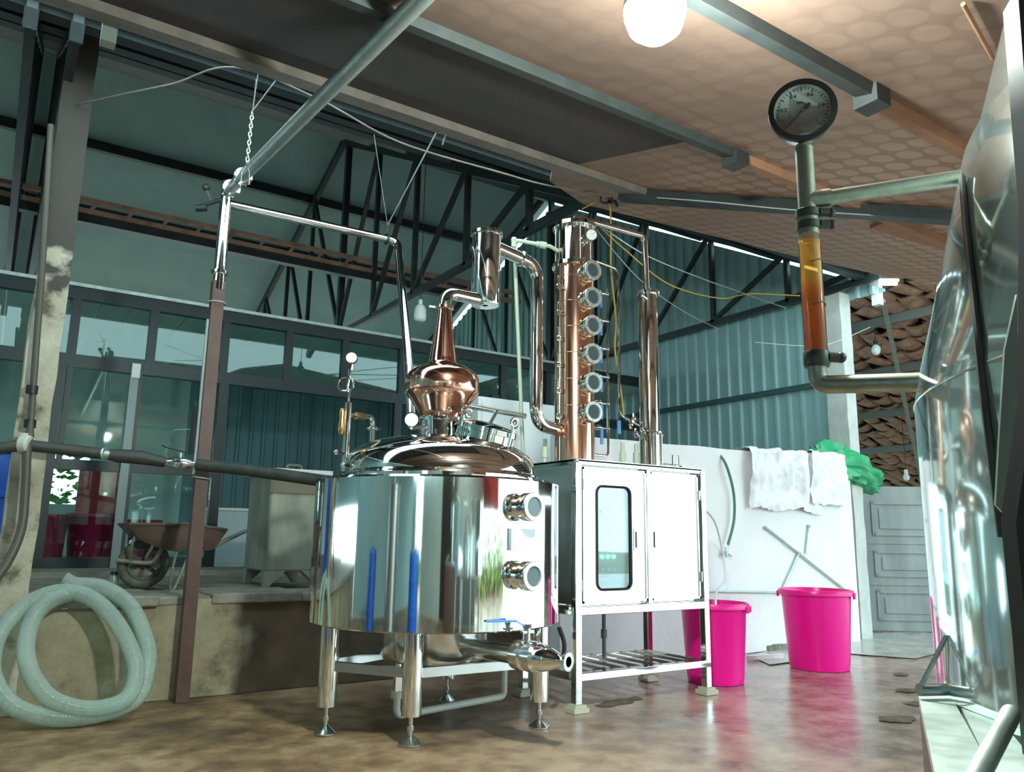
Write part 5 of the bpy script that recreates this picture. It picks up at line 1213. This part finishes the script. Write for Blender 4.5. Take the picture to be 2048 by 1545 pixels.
obj('sight_tube', MB().lathe([(.0235, gv(712)), (.0235, gv(470))], V((GB.x, GB.y, 0)), n=28, cap=False), glass_mat('sight_tube_glass', (.97, .95, .9), .06), lg_)
obj('amber_liquid', MB().lathe([(.0215, gv(708)), (.0215, gv(482))], V((GB.x, GB.y, 0)), n=28), LIQUID, lg_)
for v in (527, 612):
    obj('marker_ring', MB().tube([ax(v) + V((math.cos(a), math.sin(a), 0)) * .0245 + ZZ * .003 * math.sin(3 * a) for a in [math.radians(210 + 8 * k) for k in range(14)]], .0016, 5), mat('ink_mark', (.10, .08, .03), .6), lg_)
k_ = obj('lower_clamp', MB().lathe([(.0255, gv(735)), (.0275, gv(730)), (.0275, gv(708)), (.0255, gv(704))], V((GB.x, GB.y, 0)), n=24).cyl(ax(718) + Rl * .02 - Fh * .012, ax(718) + Rl * .045 - Fh * .012, .011, n=10), mat('dark_clamp', (.06, .07, .06), .4, .6), lg_)
obj('screw_head', MB().sphere(ax(718) + Rl * .047 - Fh * .012, .012, 8), BLACK, k_)
el = on_tank(1940, 762, -.09)
zlo = gv(771)
obj('lower_pipe', MB().tube(bend([ax(725), V((GB.x, GB.y, zlo)), el], .03, 8), .0195, 20), DUL, lg_)
gc = ax(228); gn = (-Fh * .93 - Rl * .30 + ZZ * -.05).normalized(); gc = gc + gn * .02
GR = .072
gb_ = obj('dial_case', MB().lathe([(.052, -.05), (.062, -.044), (.066, -.02), (.068, 0), (.073, .001), (.073, .010), (.062, .011), (.060, .004)], gc, gn, 48), STEEL2, lg_)
obj('dial_bezel', MB().lathe([(.0735, .000), (.0735, .011), (.062, .0135), (.0605, .004)], gc, gn, 48, False), BLACK, gb_)
obj('dial_face', MB().lathe([(.061, .002), (.061, .004)], gc, gn, 40), DIAL, gb_)
gx_ = ZZ.cross(gn).normalized(); gy_ = gn.cross(gx_).normalized()
def gpt(r, deg, off=.0048): a = math.radians(deg); return gc + gn * off + gx_ * (r * math.cos(a)) + gy_ * (r * math.sin(a))
INK = mat('dial_ink', (.04, .06, .055), .6)
tk = MB()
for k in range(31):
    a = 225 - k * 9; tk.beam(gpt(.050 if k % 3 else .047, a), gpt(.056, a), .0012 if k % 3 else .002, .0006, gn)
obj('dial_ticks', tk, INK, gb_)['kind'] = 'stuff'
Rg = Matrix((gx_, gy_, gn)).transposed().to_4x4()
for k, tx in enumerate(('0', '0.2', '0.4', '0.6', '0.8', '1')):
    mt_ = Rg.copy(); mt_.translation = gpt(.040, 225 - 54 * k); obj('dial_numeral', text_mesh(tx, .012, mt_), INK, gb_)
mt_ = Rg.copy(); mt_.translation = gpt(.019, 100); obj('dial_unit', text_mesh('MPa', .010, mt_), INK, gb_)
obj('needle', MB().beam(gpt(.05, 222, .007), gpt(.012, 42, .007), .0028, .001, gn).cyl(gpt(.014, 42, .0065), gpt(.014, 42, .0075), .006, n=12).beam(gpt(0, 0, .007), gpt(.022, 42, .007), .007, .001, gn), INK, gb_)
obj('needle_hub', MB().cyl(gpt(0, 0, .005), gpt(0, 0, .0095), .004, n=12), STEEL2, gb_)
obj('dial_stem', MB().cyl(ax(300), V((GB.x, GB.y, gc.z - .055)), .012, n=12).cyl(ax(300), ax(288), .018, n=6), DUL, lg_)

# stainless work shelf under the tank
sf0, sf1 = P(1838, 1383, Z=.62), P(1950, 1383, Z=.62)
sh = thing('steel_shelf', 'pale stainless shelf with a round bar rail below the tank', 'shelf', V((sf0.x, sf0.y, 0)))
dS = -Fh
zs = .84
def sp(u, v, z=zs): return P(u, v, Z=z)
def plate(pts, th): return MB().prism(pts, (0, 0, -th))
obj('shelf_plate', plate([sp(1836, 1386), sp(1898, 1386), sp(1995, 1560), sp(2000, 1640), sp(1880, 1640), sp(1872, 1560)], .02), SHELF, sh)
obj('shelf_plate', plate([sp(1908, 1386), sp(1948, 1386), sp(2000, 1440), sp(2100, 1560), sp(2100, 1640), sp(2030, 1640)], .02), SHELF, sh)
obj('shelf_side', MB().prism([sp(1836, 1386) + ZZ * -.02, sp(1872, 1560) + ZZ * -.02, sp(1880, 1640) + ZZ * -.02, V((*sp(1880, 1640).xy, 0)), V((*sp(1836, 1386).xy, .0))], (.015, 0, 0)), mat('dark_wood_side', (.10, .06, .05), .6), sh)
q0, q1 = P(1838, 1381, Z=zs + .015), P(1946, 1379, Z=zs + .015)
obj('bar_rail', MB().cyl(q0, q1, .010, n=14), STEEL2, sh)
apex = P(1893, 1273, d=q0.length * .985) 
apex = EYE + ray(1893, 1273) * ((q0 - EYE).dot(Fv))
obj('stay_rod', MB().cyl(q0, apex, .004, n=8), STEEL2, sh); obj('stay_rod', MB().cyl(q0.lerp(q1, .55), apex, .003, n=8), STEEL2, sh)
obj('brace_tube', MB().cyl(P(2022, 1428, Z=zs + .06), P(1940, 1580, Z=zs + .02), .011, n=14), SHELF, sh)
obj('shelf_foot', MB().box2((q1.x - .02, q1.y - .02, 0), (q1.x + .02, q1.y + .02, zs - .02)), STEEL2, sh)
# black cover plate nearest the viewpoint
bd = thing('black_cover', 'black steel cover plate filling the right frame edge', 'panel', V((*P(2100, 1545, d=.98).xy, 0)))
bl = [P(u, v, d=.98) for u, v in ((2006, 25), (2022, 235), (2037, 420), (2035, 800), (2001, 1040), (2024, 1268), (2042, 1480), (2062, 1700), (2200, 1700), (2200, -40), (2030, -20))]
bl[7].z = 0; bl[8].z = 0
obj('cover_sheet', MB().prism(bl, Fv * -.03), BLACK, bd)
bl2 = [P(u, v, d=1.03) for u, v in ((2030, 590), (2034, 800), (2012, 1036), (1988, 1010), (1995, 880), (2006, 700))]
obj('cover_flap', MB().prism(bl2, Fv * -.004), SHELF, bd)

# ================================================================== CABLES
yc_ = thing('yellow_cable', 'yellow flex hanging down beside the copper column', 'cable', P(1250, 840, Y=4.6))
obj('flex', MB().tube(spline([P(1195, 400, Y=4.6), P(1218, 405, Y=4.6), P(1222, 470, Y=4.6), P(1222, 540, Y=4.6), P(1232, 640, Y=4.6), P(1230, 700, Y=4.6), P(1243, 790, Y=4.55), P(1248, 835, Y=4.5)], 8), .007, 8), YELLOW, yc_)
obj('flex_tail', MB().tube(spline([P(1165, 418, Y=4.55), P(1190, 404, Y=4.6), P(1215, 385, Y=4.7)], 6), .005, 6), YELLOW, yc_)
for lab, pts, r_, m_ in [
    ('pale yellow wire sagging across the teal wall', [(1185, 440, 4.6), (1250, 500, 5.2), (1340, 570, 5.8), (1440, 597, 6.2), (1500, 588, 6.0), (1600, 592, 5.6)], .007, YELLOW),
    ('white wire sagging from the column to the gable truss', [(1190, 445, 4.6), (1290, 510, 5.4), (1400, 556, 6.0), (1490, 588, 6.4), (1570, 616, 6.0)], .006, WIRE),
    ('thin grey wire running down across the teal wall', [(1185, 450, 4.6), (1280, 560, 5.6), (1370, 625, 6.5), (1440, 660, 7.0)], .005, WIRE),
    ('white wire stretched along the tie beam', [(1240, 391, 4.25), (1400, 402, 3.5), (1600, 421, 3.0), (1900, 440, 2.42)], .004, WIRE),
    ('faint wire crossing low over the teal wall', [(1510, 685, 5.6), (1600, 692, 5.3), (1660, 688, 5.2), (1740, 655, 5.2)], .004, WIRE),
    ('dusty cable looped along the ceiling edge beam', [(150, 210, 5.72), (240, 190, 5.2), (345, 168, 4.6), (470, 135, 4.25), (640, 200, 4.3), (800, 285, 4.3), (1000, 345, 4.35), (1100, 372, 4.4), (1215, 388, 4.4)], .006, BROWNB)]:
    tag(obj('sagging_wire', MB().tube(spline([P(u, v, Y=y) for u, v, y in pts], 8), r_, 6), m_), lab, 'wire')
kn = P(1222, 392, Y=4.45); kb = thing('cable_knot', 'dark knot of cables under the ceiling corner', 'cable', kn)
for k in range(7):
    a = [kn + V((random.uniform(-.09, .09), random.uniform(-.05, .05), random.uniform(-.06, .06))) for _ in range(6)]
    obj('cable_loop', MB().tube(spline(a, 5), .009, 6), BLACK, kb)

# ================================================================== things behind the viewpoint, mirrored in the steel
rtp = thing('red_banner', 'red banner hung behind the viewpoint, mirrored in the still', 'banner', (4.2, -1.7, 1.2))
obj('cloth', MB().box2((3.3, -1.72, 1.40), (5.0, -1.70, 2.03)), mat('red_cloth', (.55, .06, .045), .6), rtp)
obj('top_rod', MB().cyl((3.25, -1.71, 2.04), (5.05, -1.71, 2.04), .012), GALV, rtp)
for k, (x, y, lb_) in enumerate([(-.9, 1.2, 'blue drum left of the viewpoint, mirrored in the still'), (-2.6, 3.6, 'blue drum by the left sheet wall, mirrored in the still')]):
    t_ = thing('blue_drum', lb_, 'drum', (x, y, 0))
    obj('drum_body', MB().lathe([(.25, 0), (.28, .03), (.28, .3), (.29, .31), (.29, .34), (.28, .35), (.28, .62), (.29, .63), (.29, .66), (.28, .67), (.28, .9), (.25, .93), (.05, .935)], (x, y, 0), n=36), BLUE, t_)
    obj('drum_cap', MB().cyl((x + .1, y, .93), (x + .1, y, .96), .04), BLACK, t_)
tk_ = thing('brushed_tank', 'brushed steel upright tank left of the viewpoint, mirrored in the still', 'tank', (-1.2, 2.6, 0))
obj('tank_shell', MB().lathe([(.3, .0), (.3, 1.5), (.33, 1.5), (.33, 1.53), (.02, 1.56)], (-1.2, 2.6, 0), n=48), mat('brushed_steel', (.45, .48, .47), .38, 1), tk_)
obj('tank_cock', MB().cyl((-1.2, 2.6, 1.55), (-1.2, 2.6, 1.65), .02), STEEL2, tk_)
for o in bpy.data.objects:
    if o.name.split('.')[0] in ('bolt_ring', 'lid_bolts', 'flange_bolts', 'tie_rods', 'window_corner', 'weld_seams', 'twin_tubes', 'lower_shelf_slats'): o['kind'] = 'stuff'

mb = MB()
for i in range(2600):
    c = V((random.uniform(-11, 9), -6.5 + random.gauss(0, .5), abs(random.gauss(.2, .9)))); q_ = random.uniform(.08, .2)
    d = V((random.gauss(0, 1), random.gauss(0, 1), random.gauss(0, 1))).normalized(); x, y, _ = frame_of(d)
    mb.add([c - x * q_, c + y * q_ * .5, c + x * q_, c - y * q_ * .5], [(0, 1, 2, 3)])
hg = thing('garden_hedge', 'leafy hedge across the yard behind the viewpoint', 'hedge', (-1, -6.5, 0))
obj('foliage', mb, mat('yellow_green_leaves', (.30, .42, .10), .6, 0, col2=(.16, .28, .06), scale=5), hg)['kind'] = 'stuff'  # leaves in a yellower green than the bush
obj('stem_row', MB().box2((-11, -6.55, -.1), (9, -6.45, .5)), mat('hedge_wood', (.12, .09, .05), .9), hg)
